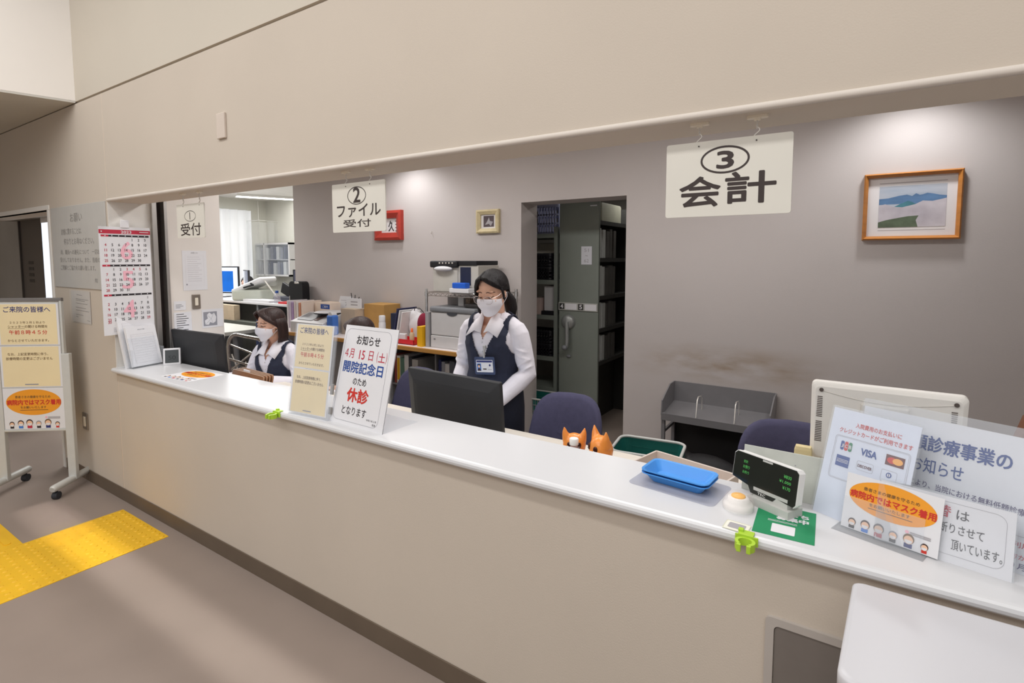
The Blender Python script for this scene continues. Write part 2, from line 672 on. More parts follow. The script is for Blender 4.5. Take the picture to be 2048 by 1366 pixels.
# record store behind the doorway
b = MB()
b.box((-3.6, 4.6, 0), (-0.4, 4.7, 2.6))
b.box((-3.7, JY, 0), (-3.6, 4.7, 2.6))
b.box((-0.5, JY, 0), (-0.4, 4.7, 2.6))
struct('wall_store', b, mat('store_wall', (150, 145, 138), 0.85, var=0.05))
b = MB()
b.box((-3.7, JY, 2.55), (-0.4, 4.7, 2.62))
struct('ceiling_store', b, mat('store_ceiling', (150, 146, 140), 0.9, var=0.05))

# back office seen past the pier
b = MB()
b.box((-12, 4.28, 0), (-5.46, 4.38, 2.65))
struct('wall_office_back', b, OFFW)
b = MB()
b.box((-9.25, 0.7, 0), (-9.1, 4.28, 2.65))
struct('wall_office_left', b, OFFW)
b = MB()
b.box((-5.57, JY, 0), (-5.45, 4.28, 2.65))
struct('wall_office_right', b, OFFW)
b = MB()
b.box((-12, 2.6, 2.65), (-5.45, 4.38, 2.72))
struct('ceiling_office', b, CEIL)

# ---- the counter
b = MB()
pr = [(0.30, 0.865), (0.30, 0.895), (-0.018, 0.895), (-0.026, 0.893), (-0.031, 0.888), (-0.033, 0.880), (-0.031, 0.872), (-0.026, 0.867), (-0.018, 0.865)]
b.prism(pr, -4.018, RX1, 'YZ', sm=False)
CTR = mat('counter_laminate', (216, 216, 218), 0.28, var=0.008, scale=4, spec=0.45)
counter = b.build('worktop', CTR)
tag(counter, 'long white reception worktop with rounded front edge in the wall opening', 'counter')

# ================================================================ SIGNS AND PAPERS
CT = 0.895           # counter top height
PAPER = mat('paper_white', (228, 227, 230), 0.75, var=0.01)
CREAM = mat('paper_cream', (238, 220, 178), 0.75, var=0.02, scale=5)
INK = mat('ink_black', (46, 40, 44), 0.7, var=0.0)
INKB = mat('ink_brown', (112, 84, 52), 0.7, var=0.0)
INKN = mat('ink_navy', (44, 52, 116), 0.7, var=0.0)
INKR = mat('ink_red', (206, 52, 42), 0.7, var=0.0)
INKC = mat('ink_crimson', (190, 48, 70), 0.7, var=0.0)
INKBL = mat('ink_blue', (36, 74, 150), 0.7, var=0.0)
INKG = mat('ink_grey', (168, 164, 168), 0.7, var=0.0)
INKF = mat('ink_faint', (206, 204, 208), 0.7, var=0.0)
ORANGE = mat('print_orange', (240, 158, 40), 0.6, var=0.02)
SKIN_P = mat('print_skin', (240, 196, 164), 0.7, var=0.0)
HAIR_P = mat('print_hair', (66, 46, 44), 0.7, var=0.0)
PINKP = mat('print_pink', (244, 184, 198), 0.7, var=0.0)
BLUEP = mat('print_blue', (70, 128, 208), 0.7, var=0.0)
SIGNB = mat('sign_board', (226, 222, 212), 0.5, var=0.02, scale=8)
SIGNINK = mat('sign_ink', (62, 52, 50), 0.6, var=0.0)
STEEL = mat('wire_steel', (226, 222, 216), 0.35, 0.6, var=0.05)
IVORY = mat('ivory_plastic', (236, 226, 208), 0.45, var=0.02)
CLEAR = clear_mat('clear_acrylic', (240, 244, 250), 0.10, 0.06)
GREYLINE = mat('print_grey_line', (150, 150, 158), 0.7, var=0.0)


def hang_sign(label, x0, x1, z0, z1, yc, hooks, draw):
    t = thing('hanging_sign', label, 'sign', ((x0 + x1) / 2, yc, z0), 0, 'signs hanging over the counter')
    w, h = x1 - x0, z1 - z0
    b = MB()
    b.prism(rrect(w, h, 0.006, 4, -w / 2, 0), -0.0025, 0.0025)
    draw(b, w, h)
    b.build('sign_board', [SIGNB, SIGNINK], t)
    for hx in hooks:
        lx = hx - (x0 + x1) / 2
        top = 1.965 - z0
        p = MB()
        p.prism([(lx + a, c) for a, c in rrect(0.05, 0.02, 0.009, 4)], top - 0.007, top, 'XY')
        p.lathe([(0.008, top - 0.012), (0.009, top - 0.007)], (lx, 0, 0), 12)
        mount = p.build('ceiling_mount', IVORY, t)
        c = MB()
        zt, zb = top - 0.012, h + 0.018
        n = 4
        for k in range(n):
            zc = zt - (zt - zb) * (k + 0.5) / n
            rr = (zt - zb) / n * 0.62
            ring = [(lx + (rr * 0.5 * cos(a) if k % 2 == 0 else 0), (0 if k % 2 == 0 else rr * 0.5 * cos(a)), zc + rr * sin(a)) for a in [2 * pi * i / 10 for i in range(10)]]
            c.tube(ring, 0.0013, 5, closed=True)
        c.build('chain', STEEL, t)
        k = MB()
        pts = []
        for i in range(15):
            q = i / 14
            a = q * 2 * pi * 1.15
            pts.append((lx + 0.0065 * sin(a), 0.0, h + 0.022 - 0.036 * q))
        k.tube(pts, 0.0019, 6)
        k.build('hook', STEEL, t)
        k = MB()
        k.tube([(lx, -0.004, h - 0.012), (lx, 0.004, h - 0.012)], 0.002, 8)
        k.build('hook_eye', SIGNINK, t)
    return t


def d3(b, w, h):
    e = ell(0.175 * w * 1.12, 0.125 * h * 1.45, 40, 0.0 * w - 0.01 * w, 0.735 * h)
    b.outline(e, 0.0052, -0.0029, 1)
    b.text('3', -0.07 * w, 0.625 * h, 0.06 * w, 0.84 * h, -0.0029, 1, 0.03)
    b.text('会', -0.375 * w, 0.135 * h, -0.04 * w, 0.53 * h, -0.0029, 1, 0.022)
    b.text('計', 0.005 * w, 0.155 * h, 0.385 * w, 0.555 * h, -0.0029, 1, 0.022)


def d2(b, w, h):
    e = ell(0.175 * w, 0.183 * h, 40, -0.02 * w, 0.735 * h)
    b.outline(e, 0.0035, -0.0029, 1)
    b.text('2', -0.08 * w, 0.60 * h, 0.045 * w, 0.895 * h, -0.0029, 1, 0.02)
    b.text('ファイル', -0.405 * w, 0.305 * h, 0.415 * w, 0.56 * h, -0.0029, 1, 0.015)
    b.text('受付', -0.285 * w, 0.10 * h, 0.235 * w, 0.255 * h, -0.0029, 1, 0.015)


def d1(b, w, h):
    e = ell(0.205 * w, 0.16 * h, 40, -0.0 * w, 0.64 * h)
    b.outline(e, 0.003, -0.0029, 1)
    b.text('1', -0.045 * w, 0.54 * h, 0.035 * w, 0.75 * h, -0.0029, 1, 0.014, keep=0.8)
    b.text('受付', -0.365 * w, 0.07 * h, 0.375 * w, 0.43 * h, -0.0029, 1, 0.012)


hang_sign('large hanging sign with an oval number 3 over the right of the counter', -0.456, -0.142, 1.715, 1.915, 0.05, (-0.369, -0.226), d3)
hang_sign('hanging sign with a circled number 2 in front of the red picture frame', -1.888, -1.568, 1.712, 1.914, 0.05, (-1.80, -1.655), d2)
hang_sign('hanging sign with a circled number 1 in front of the side pier', -3.236, -2.94, 1.717, 1.903, 0.05, (-3.16, -2.985), d1)


# ---- poster artwork (drawn straight on each sheet; w x h, lower left at 0,0)
ART = [PAPER, CREAM, INKN, INKB, INKR, ORANGE, HAIR_P, SKIN_P, BLUEP, INKC, INKG, INK, INKBL, PINKP, INKF, GREYLINE]
(aPAPER, aCREAM, aNAVY, aBROWN, aRED, aORANGE, aHAIR, aSKIN, aBLUE, aCRIM, aGREY, aBLACK, aBL, aPINK, aFAINT, aLINE) = range(16)


def sheet(b, w, h, t=0.0008):
    b.box((0, 0, 0), (w, t, h))


def art_hours(b, w, h, y=-0.0005):
    b.rect(0.035 * w, 0.02 * h, 0.965 * w, 0.985 * h, y, aCREAM)
    y -= 0.0005
    b.text('ご来院の皆様へ', 0.11 * w, 0.79 * h, 0.87 * w, 0.93 * h, y, aNAVY, 0.012)
    b.text('２０２３年２月１日より', 0.20 * w, 0.52 * h, 0.77 * w, 0.575 * h, y, aBROWN, 0.006)
    b.text('シャッターの開ける時間を', 0.165 * w, 0.415 * h, 0.81 * w, 0.485 * h, y, aBROWN, 0.008)
    b.line(0.165 * w, 0.405 * h, 0.44 * w, 0.405 * h, 0.006 * h, y, aBROWN)
    b.text('午前８時４５分', 0.18 * w, 0.26 * h, 0.80 * w, 0.365 * h, y, aRED, 0.012)
    b.text('からとさせていただきます。', 0.15 * w, 0.085 * h, 0.82 * w, 0.145 * h, y, aBROWN, 0.006)


def art_note(b, w, h, y=-0.0005):
    b.rect(0.035 * w, 0.02 * h, 0.965 * w, 0.985 * h, y, aCREAM)
    y -= 0.0005
    b.text('なお、上記変更時間に伴う、', 0.13 * w, 0.77 * h, 0.79 * w, 0.84 * h, y, aBROWN, 0.008)
    b.text('診療時間の変更はございません', 0.10 * w, 0.66 * h, 0.86 * w, 0.735 * h, y, aBROWN, 0.008)
    b.line(0.38 * w, 0.07 * h, 0.60 * w, 0.07 * h, 0.025 * h, y, aLINE)


def art_mask(b, w, h, y=-0.0005):
    b.flat(ell(0.455 * w, 0.315 * h, 48, 0.5 * w, 0.655 * h), y, aORANGE)
    y -= 0.0004
    b.text('患者さまの健康を守るため', 0.20 * w, 0.755 * h, 0.78 * w, 0.82 * h, y, aBROWN, 0.01)
    b.text('病院内ではマスク着用', 0.06 * w, 0.59 * h, 0.945 * w, 0.72 * h, y, aRED, 0.03)
    b.text('をお願いいたします', 0.28 * w, 0.50 * h, 0.70 * w, 0.56 * h, y, aBROWN, 0.01)
    b.line(0.27 * w, 0.465 * h, 0.73 * w, 0.465 * h, 0.012 * h, y, aBROWN)
    b.flat(ell(0.02 * w, 0.028 * h, 14, 0.69 * w, 0.28 * h), y, aPINK)
    b.line(0.72 * w, 0.285 * h, 0.92 * w, 0.285 * h, 0.02 * h, y, aGREY)
    b.line(0.72 * w, 0.255 * h, 0.92 * w, 0.255 * h, 0.02 * h, y, aGREY)
    for k, (fx, s, hair, body) in enumerate([(0.12, 0.88, aHAIR, aBLACK), (0.265, 1.05, aHAIR, aBLUE), (0.41, 1.15, aHAIR, aCRIM),
                                             (0.56, 0.95, aLINE, aBLACK), (0.715, 1.15, aBROWN, aNAVY), (0.87, 0.78, aHAIR, aRED)]):
        cx, r = fx * w, 0.046 * w * s
        cz = 0.025 * h + 1.75 * r
        b.rect(cx - 0.75 * r, 0.02 * h, cx + 0.75 * r, cz - 0.9 * r, y, body)
        b.flat(ell(1.05 * r, 1.1 * r, 22, cx, cz + 0.12 * r), y - 0.0001, hair)
        b.flat(ell(0.86 * r, 0.9 * r, 22, cx, cz - 0.12 * r), y - 0.0003, aSKIN)
        b.flat([(cx + p * r, cz + q * r) for p, q in ((-0.62, -0.12), (-0.7, -0.5), (-0.3, -0.92), (0.3, -0.92), (0.7, -0.5), (0.62, -0.12))], y - 0.0005, aPAPER)


# ---- sign stand on castors at the far left
SW, SH = 0.388, 0.285
st = thing('sign_stand', 'pale grey metal sign stand on castors holding three stacked posters', 'sign stand', (-4.695, -0.245, 0), R_(38))
GREYM = mat('stand_grey', (206, 206, 202), 0.45, 0.1, var=0.03)
CAST = mat('castor_black', (52, 54, 60), 0.6, var=0.08)
for sx in (-1, 1):
    x = sx * 0.222
    b = MB()
    b.box((x - 0.026, -0.016, 0.07), (x + 0.026, 0.016, 0.955), 0.004)
    b.build('post', GREYM, st)
    b = MB()
    b.box((x - sx * 0.012 - 0.007, -0.012, 0.955), (x - sx * 0.012 + 0.007, 0.012, 1.32), 0.002)
    b.build('upper_post', GREYM, st)
    b = MB()
    b.tube([(x, -0.20, 0.075), (x, -0.19, 0.078), (x, 0.19, 0.078), (x, 0.20, 0.075)], [0.018, 0.024, 0.024, 0.018], 12)
    foot = b.build('foot', GREYM, st)
    for sy in (-0.165, 0.165):
        b = MB()
        b.cyl((x - 0.016, sy, 0.025), (x + 0.016, sy, 0.025), 0.025, n=18)
        b.cyl((x, sy, 0.03), (x, sy, 0.062), 0.008, n=8)
        b.build('castor', CAST, foot)
b = MB()
b.box((-0.197, -0.006, 0.432), (0.197, 0.010, 1.313))
b.build('panel', GREYM, st)
b = MB()
b.box((-0.198, -0.014, 0.417), (0.198, 0.014, 0.432), 0.003)
b.build('bottom_rail', GREYM, st)
b = MB()
b.box((-0.213, -0.012, 1.313), (0.218, 0.012, 1.337), 0.003)
b.build('top_rail', mat('rail_grey_dark', (132, 128, 126), 0.4, 0.4), st)


def on_frame(root, x, y, z):
    return MX.Translation(root.location) @ MX.Rotation(root.rotation_euler.z, 4, 'Z') @ V((x, y, z))


for fn, z, lb in ((art_hours, 1.015, 'cream poster about opening hours in the top place on the sign stand'),
                  (art_note, 0.725, 'cream poster with two brown lines in the middle of the sign stand'),
                  (art_mask, 0.434, 'white poster with an orange oval at the foot of the sign stand')):
    b = MB()
    sheet(b, SW, SH)
    fn(b, SW, SH)
    o = b.build('poster', ART, None, on_frame(st, -SW / 2, -0.0085, z), st.rotation_euler.z)
    tag(o, lb, 'poster', 'posters on the sign stand')

# ---- notice panel set on the wall by the opening
b = MB()
b.box((0, 0, 0), (0.955, 0.006, 0.575), 0.002)
y = -0.0006
b.text('お願い', 0.37, 0.46, 0.58, 0.52, y, 1)
b.text('診療に関することは、', 0.19, 0.375, 0.56, 0.42, y, 1)
b.text('何なりとお尋ねください。', 0.23, 0.305, 0.76, 0.35, y, 1)
b.text('尚、職員への謝礼について　一切お', 0.16, 0.235, 0.84, 0.27, y, 1)
b.text('受けしておりません。また、皆様の', 0.14, 0.18, 0.84, 0.215, y, 1)
b.text('ご理解とご協力をお願い致します。', 0.14, 0.125, 0.76, 0.16, y, 1)
b.text('院　長', 0.74, 0.045, 0.88, 0.075, y, 1)
o = b.build('notice_board', [mat('notice_panel_grey', (196, 193, 188), 0.5, var=0.02), mat('engraving_grey', (146, 142, 138), 0.6, var=0)], None, (-5.0, -0.0065, 1.396))
tag(o, 'large pale grey notice panel with faint lettering beside the calendar', 'notice')
# clear sleeve with a sheet under it
t = thing('paper_sleeve', 'clear plastic sleeve taped to the wall below the grey notice panel', 'sleeve', (-4.735, -0.002, 1.145))
b = MB()
b.box((0, -0.003, 0), (0.365, -0.002, 0.235))
b.build('film', clear_mat('sleeve_film', (255, 255, 255), 0.10, 0.08), t)
b = MB()
b.box((0.03, -0.0015, 0.008), (0.36, -0.0005, 0.232))
for x0, z, ln in ((0.13, 0.205, 0.1), (0.11, 0.175, 0.22), (0.11, 0.165, 0.16), (0.11, 0.145, 0.2), (0.1, 0.115, 0.18), (0.1, 0.095, 0.23), (0.1, 0.065, 0.13), (0.1, 0.05, 0.04), (0.29, 0.03, 0.05)):
    b.line(x0, z, x0 + ln, z - 0.004, 0.0025, -0.0018, 1)
o = b.build('notice_sheet', [mat('sheet_grey', (196, 190, 184), 0.8, var=0.03), INK], None, (-4.735, -0.002, 1.145))
tag(o, 'grey notice sheet inside the clear sleeve on the left wall', 'notice')

# wall plates and box
t = thing('wall_switch', 'switch plate low on the left wall behind the sign stand', 'switch', (-4.588, 0.0, 0.44))
b = MB(); b.box((-0.045, -0.008, -0.06), (0.045, 0, 0.06), 0.004); b.build('plate', mat('plate_grey', (150, 140, 130), 0.35, 0.6), t)
b = MB(); b.box((-0.016, -0.013, -0.036), (0.016, -0.007, 0.036), 0.003); b.build('rocker', IVORY, t)
b = MB()
b.box((-2.672, -0.012, 2.19), (-2.60, 0, 2.312), 0.003)
o = b.build('wall_sensor', mat('sensor_beige', (212, 198, 186), 0.5, var=0.02))
tag(o, 'small beige rectangular box on the wall high above the counter', 'wall box')

# ---- calendar hanging in the left reveal (faces +X)
cal = thing('wall_calendar', 'three-month paper calendar hanging at the left edge of the opening', 'calendar', (-3.985, -0.068, 1.112), R_(90))
cw, ch = 0.288, 0.694
b = MB()
sheet(b, cw, ch, 0.004)
y = -0.0005
b.rect(0, ch - 0.045, cw, ch - 0.019, y, aCRIM)
b.text('2023', 0.42 * cw, ch - 0.041, 0.62 * cw, ch - 0.024, y - 0.0003, aPAPER, 0.02)
b.line(0.78 * cw, ch - 0.031, 0.97 * cw, ch - 0.031, 0.004, y - 0.0003, aPAPER)
b.flat([(0.05 * cw, ch - 0.038), (0.066 * cw, ch - 0.03), (0.056 * cw, ch - 0.027), (0.05 * cw, ch - 0.029), (0.044 * cw, ch - 0.027), (0.034 * cw, ch - 0.03)], y - 0.0003, aPAPER)


def month(ztop, first, days, big, red):
    x0 = 0.05 * cw
    colw = (cw - 2 * x0) / 7
    b.rect(x0 * 0.7, ztop - 0.012, x0 + colw, ztop, y, aCRIM)
    b.rect(x0 + colw, ztop - 0.012, cw - x0 * 0.6, ztop, y, aBLACK)
    for k in range(7):
        b.rect(x0 + colw * (k + 0.42), ztop - 0.0085, x0 + colw * (k + 0.58), ztop - 0.0035, y - 0.0003, aPAPER)
    b.text(big, cw * 0.40, ztop - 0.155, cw * 0.62, ztop - 0.045, y, aPINK, 0.02)
    r, c = 0, first
    for dnum in range(1, days + 1):
        cx, cz = x0 + colw * (c + 0.5), ztop - 0.030 - 0.0335 * r
        s = str(dnum)
        hw = 0.0052 if len(s) == 1 else 0.0105
        if r == 5:
            cz, s2 = ztop - 0.030 - 0.0335 * 4.45, 0.007
        b.text(s, cx - hw, cz - 0.0085, cx + hw, cz + 0.0085, y - 0.0004, aCRIM if (c == 0 or dnum in red) else aBLACK, 0.012, keep=0.82)
        c += 1
        if c == 7:
            c, r = 0, r + 1


month(ch - 0.052, 4, 30, '6', ())
month(ch - 0.242, 1, 31, '5', (3, 4, 5))
month(ch - 0.432, 6, 30, '4', (29,))
for k in range(4):
    b.line(0.18 * cw, 0.045 - 0.008 * k, (0.32 + 0.05 * (k % 2)) * cw, 0.045 - 0.008 * k, 0.002, y, aLINE)
b.build('calendar_sheets', ART, cal)
b = MB()
b.box((0.118, -0.006, ch - 0.006), (0.168, 0.002, ch + 0.046), 0.004)
b.build('hanger_clip', PAPER, cal)


# ---- papers on the side pier (faces +X)
def pier_sheet(name, lb, cat, y0, y1, z0, z1, draw=None, group='papers on the side pier', tilt=0.0):
    b = MB()
    b.M = MX.Rotation(tilt, 4, 'Y')
    w, h = y1 - y0, z1 - z0
    sheet(b, w, h)
    if draw:
        draw(b, w, h)
    o = b.build(name, ART, None, (-3.9985, -1.447 + (y0 + 1.447) * 1.01266, 1.6 + (z0 - 1.6) * 1.01266), R_(90))
    return tag(o, lb, cat, group)


def form(b, w, h):
    b.text('お知らせ', 0.36 * w, 0.93 * h, 0.64 * w, 0.96 * h, -0.0006, aBLACK)
    b.outline([(0.12 * w, 0.12 * h), (0.88 * w, 0.12 * h), (0.88 * w, 0.89 * h), (0.12 * w, 0.89 * h)], 0.001, -0.0006, aFAINT)
    for k in range(12):
        q = random.random() * 0.3
        b.line(0.2 * w, (0.84 - 0.055 * k) * h, (0.8 - q) * w, (0.84 - 0.055 * k) * h, 0.003, -0.0006, aFAINT)
    b.flat(ell(0.03 * w, 0.02 * h, 12, 0.15 * w, 0.15 * h), -0.0006, aLINE)


def lines(n, top=0.8, step=0.2, mi=aLINE):
    def f(b, w, h):
        for k in range(n):
            b.line(0.14 * w, (top - step * k) * h, (0.14 + 0.35 + 0.35 * random.random()) * w, (top - step * k) * h, 0.004, -0.0006, mi)
    return f


def map_art(b, w, h):
    b.rect(0.06 * w, 0.10 * h, 0.70 * w, 0.86 * h, -0.0005, aLINE)
    pts = [(0.14, 0.18), (0.30, 0.16), (0.36, 0.30), (0.50, 0.22), (0.62, 0.30), (0.66, 0.55), (0.56, 0.80), (0.46, 0.70), (0.34, 0.82), (0.22, 0.70), (0.26, 0.50), (0.12, 0.40)]
    b.flat([(p * w, q * h) for p, q in pts], -0.0008, aPAPER)
    for i in range(0, 10, 3):
        b.line(pts[i][0] * w, pts[i][1] * h, 0.42 * w, 0.48 * h, 0.0015, -0.001, aLINE)


pier_sheet('form_sheet', 'white A4 form sheet on the pier under the circled 1 sign', 'paper', 0.398, 0.565, 1.378, 1.662, form)
pier_sheet('memo_note', 'small white memo note on the pier left of the light switch', 'note', 0.331, 0.410, 1.243, 1.307, lines(3, 0.6, 0.16))
pier_sheet('list_note', 'white list note on the pier directly above the left monitor', 'note', 0.327, 0.445, 1.085, 1.230, lines(8, 0.9, 0.11, aBLACK))
pier_sheet('map_card', 'laminated map card on the pier right of the list note', 'card', 0.515, 0.669, 1.100, 1.236, map_art)
t = thing('light_switch', 'grey metal light switch plate on the pier below the form sheet', 'switch', (-4.0, 0.503, 1.292), R_(90))
b = MB(); b.box((-0.029, -0.008, -0.053), (0.029, 0, 0.053), 0.003); b.build('plate', mat('plate_grey', (150, 140, 130), 0.35, 0.6), t)
b = MB(); b.box((-0.011, -0.013, -0.028), (0.011, -0.007, 0.028), 0.003); b.build('rocker', IVORY, t)


# ================================================================ ON THE COUNTER, LEFT PART
# leaflet holder with two stacks of forms
lh = thing('leaflet_holder', 'clear leaflet holder at the left end of the counter', 'holder', (-3.862, 0.035, CT), R_(101))
TILT = MX.Rotation(R_(-14), 4, 'X')
b = MB()
b.M = TILT
b.box((0, 0.0, 0.0), (0.18, 0.003, 0.20))
b.box((0, 0.034, 0.0), (0.20, 0.037, 0.27))
b.box((0, 0.07, 0.0), (0.20, 0.073, 0.31))
b.M = MX.Identity(4)
b.box((0, -0.002, 0.0), (0.20, 0.09, 0.004))
b.box((-0.002, -0.002, 0.0), (0.001, 0.09, 0.12))
b.box((0.199, -0.002, 0.0), (0.202, 0.09, 0.12))
b.build('tray', CLEAR, lh)


def form2(b, w, h):
    b.text('問診票', 0.38 * w, 0.90 * h, 0.62 * w, 0.925 * h, -0.0006, aLINE)
    b.outline([(0.12 * w, 0.08 * h), (0.88 * w, 0.08 * h), (0.88 * w, 0.80 * h), (0.12 * w, 0.80 * h)], 0.0012, -0.0006, aGREY)
    for k in range(11):
        b.line(0.12 * w, (0.75 - 0.06 * k) * h, 0.88 * w, (0.75 - 0.06 * k) * h, 0.0012, -0.0006, aFAINT)


for (x, yy, w, h, lb) in ((0.004, 0.006, 0.19, 0.262, 'front stack of white forms in the leaflet holder'), (-0.012, 0.045, 0.205, 0.368, 'taller rear stack of white forms in the leaflet holder')):
    b = MB()
    b.M = MX.Translation((0, 0, 0.012)) @ TILT @ MX.Translation((x, yy, 0))
    sheet(b, w, h, 0.02)
    form2(b, w, h)
    o = b.build('form_stack', ART, None, lh.location, lh.rotation_euler.z)
    tag(o, lb, 'forms', 'form stacks in the leaflet holder')

# digital thermometer
t = thing('room_thermometer', 'white digital thermometer with grey display beside the leaflet holder', 'thermometer', (-3.80, 0.235, CT), R_(58))
b = MB()
b.M = MX.Rotation(R_(-10), 4, 'X')
b.box((-0.05, 0, 0), (0.05, 0.022, 0.112), 0.006, 3)
b.build('case', PAPER, t)
b = MB()
b.M = MX.Rotation(R_(-10), 4, 'X')
b.rect(-0.039, 0.014, 0.039, 0.10, -0.0008)
b.text('50', -0.02, 0.035, 0.022, 0.062, -0.0014, 1)
b.build('display', [mat('lcd_dark', (74, 78, 80), 0.3, var=0.06), mat('lcd_digits', (50, 52, 54), 0.4)], t)

# mask notice lying flat
b = MB()
b.box((0, 0, 0), (0.30, 0.215, 0.0006))
flat_art = MB()
flat_art.M = MX.Rotation(R_(-90), 4, 'X')
art_mask(flat_art, 0.30, 0.215)
for f, mi in zip(flat_art.f, flat_art.m):
    b.add([(flat_art.v[i][0], flat_art.v[i][1], flat_art.v[i][2] + 0.0006) for i in f], [tuple(range(len(f)))], mi)
o = b.build('counter_poster', ART, None, (-3.49, 0.03, CT + 0.0002), R_(3))
tag(o, 'white sheet with an orange oval lying flat on the left of the counter', 'poster')

# cane clips on the front edge
LIME = mat('lime_plastic', (178, 214, 62), 0.35, var=0.03, spec=0.5)


def cane_clip(x, label):
    t = thing('cane_holder', label, 'cane holder', (x, -0.034, CT), 0, 'cane holders on the counter edge')
    k8 = MX.Diagonal((0.8, 0.8, 0.72, 1))
    b = MB()
    b.M = k8
    b.box((-0.034, -0.004, -0.030), (0.034, 0.001, 0.004), 0.0015)
    b.box((-0.026, -0.004, 0.0005), (0.020, 0.030, 0.006), 0.0015)
    b.box((-0.028, 0.012, 0.004), (-0.012, 0.028, 0.014), 0.002)
    b.build('bracket', LIME, t)
    b = MB()
    b.M = k8
    pts, n = [], 22
    outer = [(0.030 * cos(R_(a)), -0.030 + 0.028 * sin(R_(a))) for a in [-55 + (290) * i / n for i in range(n + 1)]]
    inner = [(0.020 * cos(R_(a)), -0.030 + 0.019 * sin(R_(a))) for a in [-55 + (290) * i / n for i in range(n + 1)]]
    b.prism(outer + inner[::-1], -0.030, -0.002, 'XY')
    b.box((0.008, -0.060, -0.030), (0.021, -0.050, -0.002), 0.002)
    b.box((-0.021, -0.060, -0.030), (-0.008, -0.050, -0.002), 0.002)
    b.build('ring_clip', LIME, t)
    return t


cane_clip(-2.215, 'lime green cane holder clipped to the counter edge left of the cream notice')
cane_clip(-0.205, 'lime green cane holder clipped to the counter edge by the round call button')
b = MB()
b.box((0, 0, 0), (0.062, 0.052, 0.0006))
b.outline(rrect(0.062, 0.052, 0.006, 3, 0, 0), 0.002, 0.0009, 2, 'XY')
b.flat(rrect(0.042, 0.030, 0.004, 3, 0.010, 0.012), 0.0009, 1, 'XY')
o = b.build('cane_sticker', [mat('sticker_cream', (240, 238, 224), 0.6), INKG, mat('sticker_edge', (214, 214, 190), 0.6)], None, (-0.268, -0.020, CT + 0.0003), R_(-4))
tag(o, 'small cream sticker with a grey picture behind the right cane holder', 'sticker')


# ---- the two upright notices in the middle
def upright(name, label, cat, w, h, loc, rz, tilt, mats, draw, t=0.004, foot=None):
    root = thing(name, label, cat, loc, rz)
    b = MB()
    b.M = MX.Rotation(R_(-tilt), 4, 'X')
    draw(b, w, h)
    return root, b


# clear stand with two cream sheets
n1 = thing('acrylic_stand', 'clear acrylic stand holding two cream sheets on the counter', 'stand', (-2.155, -0.018, CT), R_(5))
TL = MX.Rotation(R_(-9), 4, 'X')
b = MB()
b.M = TL
b.prism(rrect(0.262, 0.415, 0.008, 4, 0, 0), -0.0035, -0.002)
b.prism(rrect(0.262, 0.415, 0.008, 4, 0, 0), 0.003, 0.005)
b.M = MX.Identity(4)
b.box((0, 0.002, 0.0), (0.262, 0.12, 0.003))
b.build('holder', CLEAR, n1)
for fn, z, lb in ((art_hours, 0.213, 'upper cream sheet about opening hours in the clear counter stand'), (art_note, 0.012, 'lower cream sheet with two brown lines in the clear counter stand')):
    b = MB()
    b.M = TL @ MX.Translation((0.006, 0.0, z))
    sheet(b, 0.236, 0.200, 0.001)
    fn(b, 0.236, 0.200)
    o = b.build('poster', ART, None, n1.location, n1.rotation_euler.z)
    tag(o, lb, 'poster', 'cream sheets in the counter stand')
for z0, z1 in ((0.03, 0.06), (0.115, 0.16)):
    b = MB()
    b.M = TL
    b.box((0.246, 0.006, z0), (0.262, 0.014, z1))
    b.build('tape_tab', mat('tape_grey', (150, 146, 140), 0.5), n1)

# white closure notice
TL2 = MX.Rotation(R_(-14), 4, 'X')
n2 = thing('notice_stand', 'white upright notice with red and blue lettering on the counter', 'notice', (-1.905, 0.018, CT), R_(-1.5))
w, h = 0.335, 0.425
b = MB()
b.M = TL2
b.box((0, 0, 0), (w, 0.003, h))
b.box((w - 0.004, -0.0015, 0), (w, 0.004, h), mi=aPAPER)
y = -0.0006
b.outline(rrect(w * 0.86, h * 0.93, 0.03, 8, w * 0.035, h * 0.035), 0.0012, y, aLINE)
b.text('お知らせ', 0.26 * w, 0.81 * h, 0.70 * w, 0.905 * h, y, aBLACK, 0.015)
b.text('４月', 0.075 * w, 0.665 * h, 0.245 * w, 0.76 * h, y, aCRIM, 0.004)
b.text('15', 0.335 * w, 0.665 * h, 0.475 * w, 0.755 * h, y, aCRIM, 0.01, keep=0.85)
b.text('日', 0.535 * w, 0.665 * h, 0.615 * w, 0.76 * h, y, aCRIM, 0.004)
b.text('(', 0.685 * w, 0.655 * h, 0.705 * w, 0.765 * h, y, aCRIM)
b.text('土', 0.72 * w, 0.665 * h, 0.835 * w, 0.755 * h, y, aCRIM, 0.01)
b.text(')', 0.85 * w, 0.655 * h, 0.87 * w, 0.765 * h, y, aCRIM)
b.text('開院記念日', 0.085 * w, 0.52 * h, 0.835 * w, 0.635 * h, y, aBL, 0.02)
b.text('のため', 0.32 * w, 0.405 * h, 0.57 * w, 0.475 * h, y, aBLACK, 0.012)
b.text('休診', 0.25 * w, 0.235 * h, 0.65 * w, 0.37 * h, y, aRED, 0.03)
b.text('となります', 0.20 * w, 0.105 * h, 0.66 * w, 0.185 * h, y, aBLACK, 0.008)
b.text('令和５年２月', 0.68 * w, 0.085 * h, 0.86 * w, 0.105 * h, y, aBLACK)
b.text('院長', 0.80 * w, 0.05 * h, 0.86 * w, 0.072 * h, y, aBLACK)
b.build('face', ART, n2)
b = MB()
b.box((0, 0.002, 0.0), (w, 0.20, 0.003))
b.build('foot_plate', CLEAR, n2)

